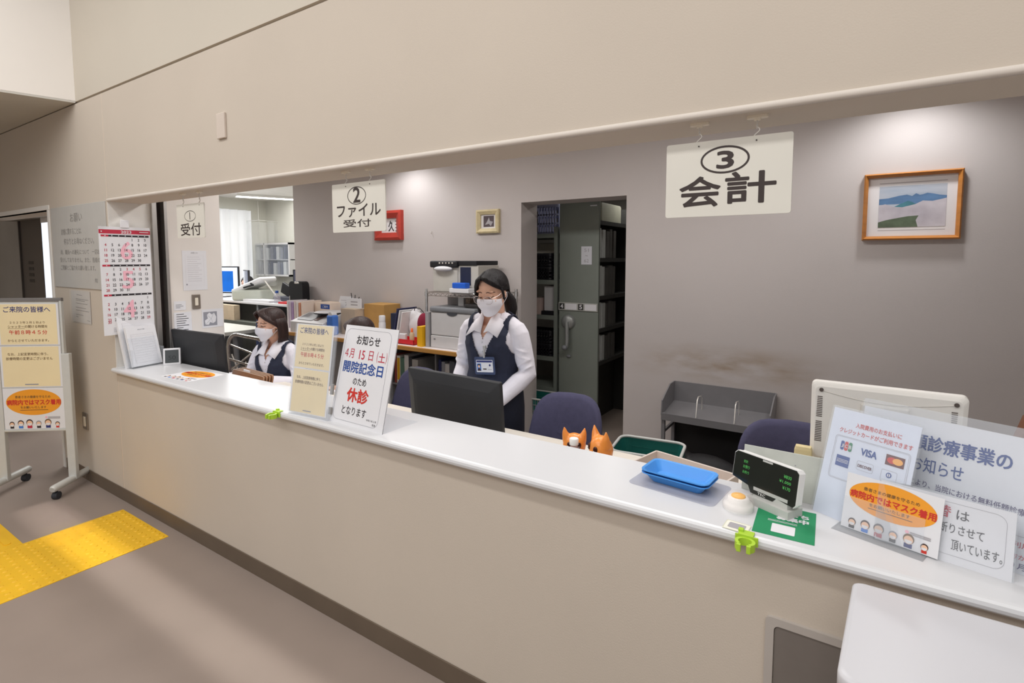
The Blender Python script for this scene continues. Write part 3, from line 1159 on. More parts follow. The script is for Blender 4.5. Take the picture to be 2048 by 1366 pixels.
# ================================================================ ON THE COUNTER, RIGHT PART
def base(p0, p1, Z=CT):
    a, c = at(*p0, Z=Z), at(*p1, Z=Z)
    return a, math.atan2(c.y - a.y, c.x - a.x), (c - a).length


TRAYB = mat('tray_blue', (76, 152, 228), 0.4, var=0.03, spec=0.5)
WHITEP = mat('white_plastic', (240, 239, 236), 0.4, var=0.015)
GREYP = mat('grey_plastic', (196, 196, 192), 0.45, var=0.03)
DARKG = mat('dark_glass', (34, 38, 34), 0.12, var=0.1, spec=0.6)
LEDG = mat('led_green', (80, 160, 84), 0.4, var=0, emit=(90, 210, 100), estr=0.28)
BLACKP = mat('black_plastic', (30, 30, 34), 0.5, var=0.08)

# clear mat with two stacked blue coin trays
b = MB()
b.prism(rrect(0.27, 0.175, 0.02, 5), 0, 0.0012, 'XY')
o = b.build('counter_mat', clear_mat('mat_film', (196, 198, 212), 0.26, 0.15), None, (-0.435, 0.183, CT + 0.0002), R_(-7))
tag(o, 'thin clear mat under the blue trays', 'mat')


def coin_tray(z, lb):
    t = thing('coin_tray', lb, 'tray', (-0.437, 0.188, z), R_(-6), 'stacked blue coin trays')
    rings = []
    for w, h, zz, r in ((0.150, 0.062, 0.0, 0.012), (0.156, 0.068, 0.0, 0.014), (0.200, 0.112, 0.030, 0.02), (0.212, 0.124, 0.032, 0.024), (0.213, 0.125, 0.0295, 0.024),
                        (0.206, 0.118, 0.0275, 0.022)):
        rings.append([(a, c, zz) for a, c in rrect(w, h, r, 5)])
    inner = [[(a, c, zz) for a, c in rrect(w, h, r, 5)] for w, h, zz, r in ((0.212, 0.124, 0.0322, 0.024), (0.198, 0.110, 0.0305, 0.02), (0.152, 0.064, 0.004, 0.012))]
    b = MB()
    b.loft(rings[:4], cap=False, sm=False)
    b.loft([rings[3], rings[4], rings[5]], cap=False, sm=False)
    b.loft(inner, cap=False, sm=False)
    b.poly(inner[-1])
    b.poly(rings[0][::-1])
    b.build('tray_body', TRAYB, t)
    return t


coin_tray(CT + 0.0016, 'lower of the two stacked blue coin trays on the clear mat')
coin_tray(CT + 0.0106, 'upper of the two stacked blue coin trays, lying on the other')

# customer display
loc, rz, wd_ = base((1499, 1000), (1583, 1037))
cdp = thing('customer_display', 'tilted customer price display with green digits on the counter', 'price display', at(1493, 1005, Z=CT), rz)
w = 0.200
b = MB()
b.prism([(0.0, 0.0), (0.125, 0.0), (0.128, 0.062), (0.004, 0.066)], 0.0, 0.022, 'XY')
b.prism([(0.012, 0.012), (0.115, 0.012), (0.115, 0.056), (0.012, 0.056)], 0.022, 0.05, 'XY')
b.build('base', GREYP, cdp)
T = MX.Translation((-0.062, 0.012, 0.028)) @ MX.Rotation(R_(-9), 4, 'X')
out = [(0, 0.030), (0.055, 0.018), (0.065, 0.0), (0.135, 0.0), (0.145, 0.012), (w - 0.006, 0.006), (w, 0.014), (w, 0.100), (w - 0.008, 0.108), (0.008, 0.108), (0, 0.100)]
b = MB()
b.M = T
b.prism(out, 0.0, 0.012)
b.prism([(p * 0.98 + 0.002, q * 0.98 + 0.001) for p, q in out], 0.012, 0.03)
b.build('screen_housing', WHITEP, cdp)
b = MB()
b.M = T
cx_, cz_ = w / 2, 0.055
b.prism([(cx_ + (p - cx_) * 0.98, cz_ + (q - cz_) * 0.975) for p, q in out], -0.002, 0.0)
b.build('glass_front', DARKG, cdp)
b = MB()
b.M = T
for k, s in enumerate(('合計', 'お預り', 'お釣り')):
    b.text(s, 0.033, 0.079 - 0.0155 * k, 0.033 + 0.007 * len(s), 0.088 - 0.0155 * k, -0.0026)
b.build('display_labels', LEDG, cdp)
b = MB()
b.M = T
for k, s in enumerate(('¥830', '¥1,000', '¥170')):
    b.text(s, 0.180 - 0.0055 * len(s), 0.077 - 0.0155 * k, 0.180, 0.086 - 0.0155 * k, -0.0026)
b.build('display_digits', LEDG, cdp)
b = MB()
b.M = T
b.text('TEC', 0.088, 0.0035, 0.112, 0.0105, -0.0026)
b.build('logo_print', WHITEP, cdp)
b = MB()
b.M = T
b.box((0.092, -0.0026, 0.1005), (0.122, -0.002, 0.1055))
b.build('label_strip', GREYP, cdp)

# round call button
p = at(1476, 1017, Z=CT)
t = thing('call_button', 'round white call button with an orange centre beside the price display', 'button', p)
b = MB()
b.lathe([(0.039, 0.0), (0.0405, 0.006), (0.0405, 0.013), (0.037, 0.019), (0.030, 0.024), (0.028, 0.034), (0.022, 0.036)], n=36)
b.build('body', WHITEP, t)
b = MB()
b.lathe([(0.019, 0.0355), (0.019, 0.0385), (0.016, 0.0405), (0.008, 0.0412), (0.0, 0.0413)], n=30)
b.build('push_cap', mat('button_orange', (252, 188, 58), 0.4, var=0.02), t)
b = MB()
b.lathe([(0.041, 0.006), (0.0420, 0.014), (0.0400, 0.028), (0.033, 0.040), (0.020, 0.0475), (0.0, 0.049)], n=36)
b.build('dome', clear_mat('dome_clear', (250, 240, 238), 0.14, 0.04), t)

# green sheet
GREEN = mat('print_green', (22, 138, 88), 0.6, var=0.04, scale=20)
b = MB()
w, h = 0.142, 0.19
b.box((0, 0, 0), (w, h, 0.0006))
b.text('友だち', 0.05, 0.135, 0.125, 0.158, 0.0009, 1, 0.05, plane='XY')
b.text('募集中', 0.05, 0.103, 0.125, 0.128, 0.0009, 1, 0.05, plane='XY')
b.line(0.03, 0.092, 0.10, 0.092, 0.002, 0.0009, 1, 'XY')
b.line(0.03, 0.086, 0.10, 0.086, 0.002, 0.0009, 1, 'XY')
b.flat(rrect(0.055, 0.05, 0.003, 3, 0.042, 0.022), 0.0009, 1, 'XY')
o = b.build('green_leaflet', [GREEN, PAPER], None, (-0.199, 0.003, CT + 0.0003), R_(2))
tag(o, 'green leaflet lying flat on the counter under the price display', 'leaflet')

# grey frosted board behind the display and the beige block behind it
a, rz, ln = base((1502, 975), (1632, 1012), CT)
b = MB()
b.M = MX.Rotation(R_(-12), 4, 'X')
b.box((0, 0, 0), (0.222, 0.004, 0.135), 0.0015)
for px_, pz_ in ((0.07, 0.105), (0.1, 0.098), (0.142, 0.1), (0.15, 0.07), (0.06, 0.06), (0.09, 0.03)):
    b.flat(ell(0.002, 0.0018, 8, px_, pz_), -0.0004, 1)
o = b.build('grey_board', [mat('grey_board', (196, 198, 190), 0.5, var=0.05, scale=30), GREYLINE], None, (-0.268, 0.262, CT), R_(-2))
tag(o, 'pale grey board leaning upright just behind the price display', 'board')
b = MB()
rg = [[(a_ * s, c_ * s * 0.6, zz) for a_, c_ in rrect(0.05, 0.05, 0.006, 3)] for s, zz in ((1.3, 0.0), (1.0, 0.265), (0.88, 0.275))]
b.loft(rg, sm=False)
p = at(1604, 960, Y=0.47)
o = b.build('card_reader', mat('reader_beige', (218, 200, 152), 0.5, var=0.03), None, (p.x, 0.47, 0.72))
tag(o, 'beige block-shaped device standing behind the grey board', 'device')

# credit-card notice
CARDBG = mat('print_pale_blue', (222, 228, 242), 0.6, var=0.01)
cn = thing('card_notice', 'upright credit card notice with card logos in a clear stand', 'notice', (-0.074, 0.222, CT), R_(-28))
w, h = 0.215, 0.297
T = MX.Rotation(R_(-17), 4, 'X')
b = MB()
b.M = T
b.box((0, 0, 0), (w, 0.001, h))
y = -0.0006
b.text('入院費用のお支払いに', 0.30 * w, 0.855 * h, 0.82 * w, 0.90 * h, y, 1, 0.012)
b.text('クレジットカードがご利用できます', 0.12 * w, 0.785 * h, 0.95 * w, 0.83 * h, y, 1, 0.012)
b.outline(rrect(0.86 * w, 0.40 * h, 0.008, 4, 0.09 * w, 0.355 * h), 0.0008, y, 4)
b.outline(rrect(0.83 * w, 0.382 * h, 0.006, 4, 0.105 * w, 0.364 * h), 0.0006, y, 4)
# card marks
for k, (mi, s) in enumerate(((2, 'J'), (1, 'C'), (5, 'B'))):
    b.flat(rrect(0.042 * w, 0.085 * h, 0.004, 3, (0.17 + 0.048 * k) * w, 0.625 * h), y, mi)
    b.text(s, (0.178 + 0.048 * k) * w, 0.650 * h, (0.205 + 0.048 * k) * w, 0.682 * h, y - 0.0004, 3, 0.02)
b.text('VISA', 0.42 * w, 0.63 * h, 0.60 * w, 0.69 * h, y, 2, 0.03)
b.rect(0.70 * w, 0.615 * h, 0.90 * w, 0.705 * h, y, 6)
b.flat(ell(0.055 * w, 0.028 * h, 20, 0.77 * w, 0.66 * h), y - 0.0003, 1)
b.flat(ell(0.055 * w, 0.028 * h, 20, 0.83 * w, 0.66 * h), y - 0.0005, 7)
b.rect(0.15 * w, 0.475 * h, 0.31 * w, 0.575 * h, y, 2)
for k in range(3):
    b.line(0.16 * w, (0.515 + 0.012 * k) * h, 0.30 * w, (0.515 + 0.012 * k) * h, 0.0012, y - 0.0003, 3)
b.outline(rrect(0.19 * w, 0.08 * h, 0.004, 3, 0.40 * w, 0.495 * h), 0.0006, y, 4)
b.text('DISCOVER', 0.415 * w, 0.52 * h, 0.575 * w, 0.545 * h, y, 6, 0.02)
b.outline(rrect(0.17 * w, 0.10 * h, 0.004, 3, 0.68 * w, 0.47 * h), 0.0006, y, 4)
b.flat(ell(0.03 * w, 0.023 * h, 18, 0.765 * w, 0.53 * h), y, 2)
b.flat(ell(0.018 * w, 0.016 * h, 18, 0.765 * w, 0.53 * h), y - 0.0003, 3)
b.line(0.765 * w, 0.512 * h, 0.765 * w, 0.548 * h, 0.0016, y - 0.0005, 2)
b.build('notice_sheet', [CARDBG, INKR, INKBL, PAPER, INKG, mat('ink_green', (40, 130, 90), 0.7, var=0), mat('print_maroon', (96, 30, 34), 0.6), mat('print_amber', (244, 176, 80), 0.6)], cn)
b = MB()
b.M = T
b.prism(rrect(w + 0.008, h + 0.006, 0.006, 4, -0.004, 0), -0.004, -0.0028)
b.prism(rrect(w + 0.008, h + 0.006, 0.006, 4, -0.004, 0), 0.0028, 0.004)
b.M = MX.Identity(4)
b.box((0, 0.002, 0), (w, 0.07, 0.003))
b.build('clear_holder', CLEAR, cn)

# large blue-lettered notice behind it
bn = thing('fee_notice', 'large pale notice with big blue lettering at the right end of the counter', 'notice', (0.012, 0.262, CT), R_(-23))
w, h = 0.40, 0.300
T = MX.Rotation(R_(-13), 4, 'X')
b = MB()
b.M = T
b.box((0, 0, 0), (w, 0.001, h))
b.text('無料低額診療事業の', 0.055 * w, 0.73 * h, 0.79 * w, 0.86 * h, y, 1, 0.02)
b.text('変更のお知らせ', 0.10 * w, 0.545 * h, 0.58 * w, 0.67 * h, y, 1, 0.008)
b.text('厚生労働省の通知により、当院における無料低額診療事業の', 0.03 * w, 0.42 * h, 1.0 * w - 0.01, 0.475 * h, y, 2, 0.008)
b.text('内容が下記の通り見直されました。', 0.03 * w, 0.325 * h, 0.66 * w, 0.38 * h, y, 2, 0.008)
b.line(0.03 * w, 0.27 * h, 0.98 * w, 0.27 * h, 0.001, y, 4)
b.text('ご利用は', 0.80 * w, 0.185 * h, 0.95 * w, 0.23 * h, y, 3, 0.004)
b.text('方が', 0.83 * w, 0.10 * h, 0.90 * w, 0.14 * h, y, 3, 0.004)
b.text('１０月', 0.79 * w, 0.03 * h, 0.90 * w, 0.075 * h, y, 2, 0.008)
b.build('notice_sheet', [mat('print_pale_grey', (228, 230, 236), 0.6, var=0.01), mat('ink_steel_blue', (50, 78, 146), 0.7, var=0), mat('ink_violet', (76, 66, 116), 0.7, var=0), INKC, INKG], bn)
b = MB()
b.M = T
b.prism(rrect(w + 0.008, h + 0.022, 0.006, 4, -0.004, 0), -0.0045, -0.003)
b.prism(rrect(w + 0.008, h + 0.022, 0.006, 4, -0.004, 0), 0.003, 0.0045)
b.build('clear_holder', CLEAR, bn)

# currency-exchange notice and mask notice in front
en = thing('exchange_notice', 'white boxed notice about money exchange right of the orange oval sheet', 'notice', (0.068, 0.128, CT), R_(-13))
w, h = 0.252, 0.148
T = MX.Rotation(R_(-16), 4, 'X')
b = MB()
b.M = T
b.box((0, 0, 0), (w, 0.001, h))
b.outline(rrect(0.90 * w, 0.80 * h, 0.02, 6, 0.045 * w, 0.12 * h), 0.0008, y, 2)
b.text('両替', 0.28 * w, 0.68 * h, 0.56 * w, 0.86 * h, y, 3, 0.008)
b.text('は', 0.60 * w, 0.685 * h, 0.69 * w, 0.83 * h, y, 1, 0.006)
b.text('お断りさせて', 0.42 * w, 0.45 * h, 0.80 * w, 0.605 * h, y, 1, 0.004)
b.text('頂いています。', 0.58 * w, 0.21 * h, 0.93 * w, 0.365 * h, y, 1, 0.004)
b.build('notice_sheet', [PAPER, INK, INKG, INKC], en)
b = MB()
b.M = T
b.box((-0.003, -0.0045, 0), (w + 0.003, -0.003, h + 0.004))
b.box((-0.003, 0.003, 0), (w + 0.003, 0.0045, h + 0.004))
b.build('clear_holder', CLEAR, en)

mn = thing('mask_notice_holder', 'low clear stand in front of the credit card notice', 'stand', (-0.006, 0.155, CT), R_(-19))
w, h = 0.205, 0.140
T = MX.Rotation(R_(-14), 4, 'X')
b = MB()
b.M = T
b.box((0.0, -0.005, 0), (w - 0.03, -0.0035, 0.085))
b.box((0.0, 0.003, 0), (w, 0.0045, 0.12))
b.M = MX.Identity(4)
b.box((-0.012, -0.03, 0), (w - 0.02, 0.05, 0.0025))
b.build('clear_holder', CLEAR, mn)
b = MB()
b.M = T
b.M = T @ MX.Translation((0, 0, 0.004))
sheet(b, w, h, 0.001)
art_mask(b, w, h)
o = b.build('mask_notice', ART, None, mn.location, mn.rotation_euler.z)
tag(o, 'white sheet with an orange oval leaning before the credit card notice', 'poster')

# ---------------------------------------------------------------- lobby side, lower right
t = thing('writing_table', 'white table top with rounded corners standing against the counter at lower right', 'table', (0.0, 0, 0))
b = MB()
pl = [(0.0225, -0.064), (0.002, -0.385)]
outl = []
for cx, cy, a0_, a1_, r in ((0.0425, -0.084, 180, 90, 0.02), (1.1, -0.084, 90, 0, 0.02), (1.1, -0.384, 0, -90, 0.03), (0.032, -0.384, -90, -180, 0.03)):
    for i in range(7):
        a = R_(a0_ + (a1_ - a0_) * i / 6)
        outl.append((cx + r * cos(a), cy + r * sin(a)))
c0 = (0.55, -0.23)
rings = []
for ins, z in ((0.004, 0.838), (0.0, 0.842), (0.0, 0.868), (0.0015, 0.872), (0.005, 0.8745), (0.010, 0.875)):
    rings.append([(x + (ins if x < 0.5 else -ins), yy + (ins if yy < -0.23 else -ins), z) for x, yy in outl])
b.loft(rings, sm=True)
b.build('table_top', mat('table_white', (204, 203, 207), 0.35, var=0.006, scale=3), t)
for lx in (0.10, 1.02):
    for ly in (-0.13, -0.33):
        b = MB()
        b.box((lx - 0.02, ly - 0.02, 0), (lx + 0.02, ly + 0.02, 0.84), 0.003)
        b.build('leg', GREYM, t)
b = MB()
b.box((0.08, -0.35, 0.79), (1.04, -0.11, 0.838))
b.build('apron', mat('apron_taupe', (150, 138, 130), 0.5), t)

t = thing('wall_hatch', 'grey hatch panel with a light frame low on the counter wall', 'hatch', (-0.1575, 0, 0.30))
b = MB()
b.ring(rrect(0.45, 0.388, 0.012, 5, 0, 0), rrect(0.410, 0.348, 0.012, 5, 0.02, 0.02), -0.010, 0)
b.build('frame', mat('hatch_frame', (182, 174, 167), 0.5, var=0.03), t)
b = MB()
b.prism(rrect(0.406, 0.344, 0.011, 5, 0.022, 0.022), -0.007, 0)
b.build('door_panel', mat('hatch_grey', (120, 112, 106), 0.5, var=0.05), t)

# ---------------------------------------------------------------- tactile paving on the lobby floor
YEL = mat('tactile_yellow', (236, 186, 40), 0.5, var=0.05, scale=9)
b = MB()
X0, X1, Y1, Y0 = -3.868, -3.266, -0.064, -1.65
b.box((X0, Y0, 0), (X1, Y1, 0.0025))
nx, step = 12, 0.602 / 12
ny = int((Y1 - Y0) / step)
for i in range(nx):
    for j in range(ny):
        cx, cy = X0 + step * (i + 0.5), Y1 - step * (j + 0.5)
        n = 8
        r0, r1 = 0.0135, 0.0095
        ring0 = [(cx + r0 * cos(2 * pi * k / n), cy + r0 * sin(2 * pi * k / n), 0.0025) for k in range(n)]
        ring1 = [(cx + r1 * cos(2 * pi * k / n), cy + r1 * sin(2 * pi * k / n), 0.0065) for k in range(n)]
        b.loft([ring0, ring1], cap=False)
        b.poly(ring1)
o = b.build('tactile_paving', YEL, None)
tag(o, 'yellow dotted tactile paving strip leading to the counter', 'tactile paving')
b = MB()
b.box((-5.5, -0.94, 0), (X0 - 0.002, -0.55, 0.0025))
for k in range(4):
    yy = -0.60 - 0.09 * k
    for m in range(5):
        x1 = X0 - 0.05 - 0.30 * m
        b.prism(rrect(0.26, 0.03, 0.0145, 4, x1 - 0.26, yy - 0.015), 0.0025, 0.0065, 'XY')
o = b.build('tactile_paving', YEL, None)
tag(o, 'yellow tactile paving with long bars branching off at the left', 'tactile paving')

# ================================================================ INSIDE THE RECEPTION
NAVY = mat('chair_navy', (74, 72, 98), 0.9, var=0.08, scale=40, bump=0.15, bscale=500)
DESKT = mat('desk_top', (226, 218, 206), 0.45, var=0.02)
WOODE = mat('wood_edge', (178, 128, 62), 0.5, var=0.12, scale=14, stretch=(0.15, 1, 4))
WOODF = mat('frame_oak', (190, 124, 58), 0.4, var=0.15, scale=10, stretch=(0.3, 1, 3), spec=0.5)
GREYM2 = mat('steel_grey', (132, 130, 132), 0.45, 0.25, var=0.05, scale=8)
CHROME = mat('chrome', (216, 214, 212), 0.16, 1.0, var=0.02)
LGREY = mat('machine_grey', (206, 204, 204), 0.5, var=0.02)
MGREY = mat('machine_mid_grey', (128, 130, 134), 0.45, var=0.03)
REDP = mat('red_plastic', (206, 40, 48), 0.4, var=0.03)
YELP = mat('yellow_board', (232, 176, 20), 0.5, var=0.03)
CARDB = mat('cardboard', (190, 146, 84), 0.8, var=0.06, scale=10)
GREENP = mat('basket_green', (28, 104, 96), 0.5, var=0.05)
NAVYP = mat('navy_plastic', (34, 40, 66), 0.5, var=0.05)
MAROON = mat('maroon_cloth', (136, 32, 58), 0.85, var=0.1)
SCREEN_B = mat('screen_black_rear', (42, 43, 46), 0.55, var=0.06, scale=5, bump=0.05, bscale=400)

# inner work desk below the counter
t = thing('work_desk', 'long work desk behind the counter under the monitors', 'desk', (0, 0, 0))
b = MB(); b.box((-3.93, 0.14, 0.69), (1.6, 0.80, 0.72), 0.003); b.build('desk_top', DESKT, t)
for x in (-3.9, -2.55, -1.15, 0.25, 1.55):
    b = MB(); b.box((x - 0.015, 0.16, 0), (x + 0.015, 0.76, 0.69)); b.build('side_panel', GREYP, t)


# ---- monitors seen from behind
def monitor(label, x, y, rz, w, h, ztop, arm_x):
    t = thing('monitor', label, 'monitor', (x, y, 0.72), rz, 'black monitors behind the counter')
    z1 = ztop - 0.72
    b = MB()
    b.M = MX.Translation((0, 0, z1 - h)) @ MX.Rotation(R_(5), 4, 'X')
    rings = []
    for ins, yy in ((0.0, 0.022), (0.0, 0.006), (0.003, 0.002), (0.018, -0.004), (0.05, -0.016), (0.075, -0.018)):
        rings.append([(p, yy, q) for p, q in rrect(w - 2 * ins, h - 2 * ins, 0.006, 3, -w / 2 + ins, ins)])
    b.loft(rings, sm=False)
    b.build('back_shell', SCREEN_B, t)
    b = MB()
    b.M = MX.Translation((0, 0, z1 - h)) @ MX.Rotation(R_(5), 4, 'X')
    b.rect(w / 2 - 0.012, 0.012, -w / 2 + 0.012, h - 0.012, 0.0225)
    b.build('screen', mat('screen_lit', (200, 220, 240), 0.2, var=0.1, emit=(190, 215, 240), estr=0.4), t)
    b = MB()
    b.box((arm_x - 0.009, -0.034, 0.03), (arm_x + 0.009, -0.020, z1 - h + 0.105), 0.003)
    b.build('arm', mat('stand_dark', (72, 74, 78), 0.45, 0.2), t)
    b = MB()
    b.tube([(arm_x + 0.006, -0.034, z1 - h + 0.03), (arm_x + 0.025, -0.040, z1 - h + 0.032), (arm_x + 0.042, -0.042, z1 - h + 0.022)], 0.005, 8)
    b.build('cable_clip', mat('clip_green', (170, 214, 150), 0.4), t)
    b = MB()
    b.box((-0.13, -0.10, 0), (0.13, 0.08, 0.012), 0.004)
    b.box((-0.03, -0.03, 0.012), (0.03, 0.0, z1 - h + 0.05), 0.004)
    b.build('base', BLACKP, t)
    return t


monitor('large black monitor back in front of the standing woman', -1.625, 0.535, R_(-3), 0.60, 0.345, 1.042, 0.185)
monitor('black monitor back at the left end behind the counter by the pier', -3.675, 0.355, R_(3.4), 0.585, 0.335, 1.117, 0.10)

# white rear of the register monitor
t = thing('register_monitor', 'white register monitor seen from behind above the counter at right', 'monitor', (0.09, 0.50, 0.72), 0)
w, h = 0.385, 0.262
b = MB()
b.M = MX.Translation((0, 0, 0.232)) @ MX.Rotation(R_(8), 4, 'X')
rings = []
for ins, yy in ((0.004, 0.030), (0.0, 0.026), (0.0, 0.006), (0.004, 0.002), (0.012, -0.004)):
    rings.append([(p, yy, q) for p, q in rrect(w - 2 * ins, h - 2 * ins, 0.014, 5, -w / 2 + ins, ins)])
b.loft(rings, sm=False)
b.build('back_shell', mat('register_white', (232, 228, 222), 0.5, var=0.02), t)
b = MB()
b.M = MX.Translation((0, 0, 0.232)) @ MX.Rotation(R_(8), 4, 'X')
for sx in (-1, 1):
    x = sx * 0.165
    b.lathe([(0.006, 0.0), (0.006, 0.004)], (x, -0.0045, 0.240), 12, axis='Y')
    for k in range(26):
        z = 0.215 - 0.006 * k
        if 11 < k < 14:
            continue
        b.box((x - 0.010 + 0.0002 * k * sx, -0.0052, z), (x + 0.004, -0.004, z + 0.0024))
b.build('rear_vents', mat('vent_dark', (88, 78, 74), 0.6), t)
b = MB()
b.M = MX.Translation((0, 0, 0.232)) @ MX.Rotation(R_(8), 4, 'X')
pts = [(-0.165 + 0.33 * i / 14, -0.005, 0.238 - 0.022 * sin(pi * i / 14)) for i in range(15)]
b.tube(pts, 0.0011, 5)
b.box((-0.06, -0.014, 0.0), (0.06, -0.004, 0.212), 0.005)
b.build('rear_cover', mat('register_cover', (222, 218, 212), 0.5, var=0.02), t)
b = MB()
b.box((-0.13, -0.08, 0), (0.13, 0.12, 0.02), 0.005)
b.box((-0.05, -0.02, 0.02), (0.05, 0.03, 0.26), 0.006)
b.build('stand', WHITEP, t)

# ---- office chairs
def office_chair(label, x, y, rz, ztop, bw=0.42):
    t = thing('office_chair', label, 'chair', (x, y, 0), rz, 'navy office chairs')
    b = MB()
    rings = []
    hb = 0.40
    n = 32
    for d, s in ((-0.034, 0.25), (-0.033, 0.6), (-0.029, 0.88), (-0.021, 0.97), (0.0, 1.0), (0.022, 0.97), (0.032, 0.88), (0.036, 0.6), (0.037, 0.25)):
        ring = []
        for i in range(n):
            a = 2 * pi * i / n
            e = 0.55
            px = abs(cos(a)) ** e * (1 if cos(a) >= 0 else -1)
            pz = abs(sin(a)) ** e * (1 if sin(a) >= 0 else -1)
            wx = bw / 2 * (1 - 0.10 * pz)
            xx, zz = px * wx * s, pz * hb / 2 * s
            ring.append((xx, 0.22 + d - 0.06 * (xx / (bw / 2)) ** 2 + 0.10 * (zz / hb), ztop - hb / 2 + zz))
        rings.append(ring)
    b.loft(rings)
    b.build('backrest', NAVY, t)
    b = MB()
    rings = []
    for z, s in ((0.398, 0.4), (0.40, 0.86), (0.415, 0.98), (0.44, 1.0), (0.465, 0.97), (0.475, 0.86), (0.478, 0.4)):
        rings.append([(p * s, q * s - 0.03, z) for p, q in rrect(0.46, 0.44, 0.12, 6)])
    b.loft(rings)
    b.build('seat', NAVY, t)
    b = MB()
    b.tube([(0, 0.05, 0.385), (0, 0.25, 0.385), (0, 0.275, 0.45), (0, 0.275, ztop - hb * 0.45)], 0.018, 8)
    b.build('back_support', BLACKP, t)
    b = MB()
    b.cyl((0, -0.02, 0.09), (0, -0.02, 0.40), 0.025)
    b.build('column', BLACKP, t)
    for k in range(5):
        a = 2 * pi * k / 5 + 0.3
        b = MB()
        b.tube([(0, -0.02, 0.11), (0.27 * cos(a), -0.02 + 0.27 * sin(a), 0.07)], [0.022, 0.014], 8)
        lg = b.build('star_leg', BLACKP, t)
        b = MB()
        b.lathe([(0.026, -0.02), (0.028, 0), (0.026, 0.02)], (0.27 * cos(a), -0.02 + 0.27 * sin(a), 0.028), 14, axis='X')
        b.build('castor', BLACKP, lg)
    return t


office_chair('navy office chair in front of the doorway beside the standing woman', -1.215, 0.80, R_(8), 0.885, 0.40)
office_chair('navy office chair between the white notice and the large monitor', -2.60, 1.08, R_(-8), 0.825, 0.40)
office_chair('navy office chair in front of the grey book rack behind the register', -0.175, 0.86, R_(10), 0.895, 0.42)


# ---- orange vinyl animals and bottle on the desk
ORV = mat('vinyl_orange', (236, 146, 66), 0.28, var=0.06, scale=14, spec=0.6)


def vinyl_animal(label, loc, rz, s, eyes):
    t = thing('vinyl_toy', label, 'toy', loc, rz, 'orange vinyl toys on the desk')
    b = MB()
    b.ball((0, 0, 0.055 * s), (0.05 * s, 0.042 * s, 0.055 * s))
    b.ball((0, 0, 0.125 * s), (0.056 * s, 0.046 * s, 0.058 * s))
    for sx in (-1, 1):
        b.tube([(sx * 0.034 * s, 0, 0.15 * s), (sx * 0.046 * s, -0.004, 0.185 * s), (sx * 0.050 * s, -0.006 * s, 0.214 * s)], [0.026 * s, 0.014 * s, 0.003 * s], 10)
    b.ball((0, -0.036 * s, 0.108 * s), (0.026 * s, 0.02 * s, 0.017 * s))
    solid(b, 0.004, 4).build('body', ORV, t)
    for sx in eyes:
        rot = MX.Rotation(R_(sx * 32), 3, 'Z')
        c = rot @ V((0, -0.0475 * s, 0))
        b = MB()
        b.ball((c.x, c.y, 0.135 * s), (0.010 * s, 0.006 * s, 0.0145 * s), rot=rot)
        b.build('eye', mat('toy_eye', (62, 26, 18), 0.2), t)
        b = MB()
        b.ball((c.x * 1.06 - 0.003, c.y * 1.12, 0.130 * s), 0.003 * s)
        b.build('eye_glint', PAPER, t)
    return t


vinyl_animal('left orange vinyl toy with two ears, partly behind the clear bottle', (-0.955, 0.50, 0.72), R_(24), 0.86, (-1, 1))
vinyl_animal('right orange vinyl toy with one dark eye, next to the clear bottle', (-0.822, 0.47, 0.72), R_(-38), 0.98, (-1, 1))
p = at(1148, 880, Y=0.44)
t = thing('bottle', 'clear bottle with a white screw cap in front of the orange toys', 'bottle', (p.x, 0.44, 0.72))
zt = p.z - 0.72 + 0.008
b = MB()
b.lathe([(0.018, zt - 0.026), (0.0185, zt - 0.002), (0.016, zt)], n=20)
b.build('cap', WHITEP, t)
b = MB()
b.lathe([(0.034, 0), (0.035, 0.01), (0.035, zt - 0.08), (0.03, zt - 0.055), (0.016, zt - 0.036), (0.0155, zt - 0.026)], n=24)
b.build('body', clear_mat('bottle_clear', (200, 200, 210), 0.35, 0.1), t)


# ---- baskets
def basket(label, x, y, rz, w, d, h, z0, rim_m, body_m, inner_m, lattice=True):
    t = thing('basket', label, 'basket', (x, y, z0), rz, 'plastic baskets')
    b = MB()
    n = 44
    for k in range(7):
        q = k / 6
        s = 0.86 + 0.14 * q
        b.tube([(p * s, c * s, h * q) for p, c in rrect(w, d, 0.05, 5)], 0.004, 5, closed=True)
    rt, rb = rrect(w, d, 0.05, 5), rrect(w * 0.86, d * 0.86, 0.043, 5)
    for i in range(len(rt)):
        if i % 2 == 0:
            b.tube([(rb[i][0], rb[i][1], 0), (rt[i][0], rt[i][1], h)], 0.0035, 5)
        j = (i + 1) % len(rt)
        if (V(rt[i]) - V(rt[j])).length > 0.06:
            m = int((V(rt[i]) - V(rt[j])).length / 0.022)
            for u in range(1, m):
                f = u / m
                a0, a1 = V(rb[i]).lerp(V(rb[j]), f), V(rt[i]).lerp(V(rt[j]), f)
                b.tube([(a0.x, a0.y, 0), (a1.x, a1.y, h)], 0.003, 4)
    b.build('lattice', body_m, t)
    b = MB()
    b.loft([[(p * 0.84, c * 0.84, 0.004) for p, c in rrect(w, d, 0.05, 5)], [(p * 0.975, c * 0.975, h - 0.004) for p, c in rrect(w, d, 0.05, 5)]], cap=False, sm=False)
    b.poly([(p * 0.84, c * 0.84, 0.004) for p, c in rrect(w, d, 0.05, 5)])
    b.build('liner', inner_m, t)
    b = MB()
    b.tube([(p, c, h) for p, c in rrect(w, d, 0.05, 5)], 0.008, 8, closed=True)
    b.build('rim', rim_m, t)
    return t


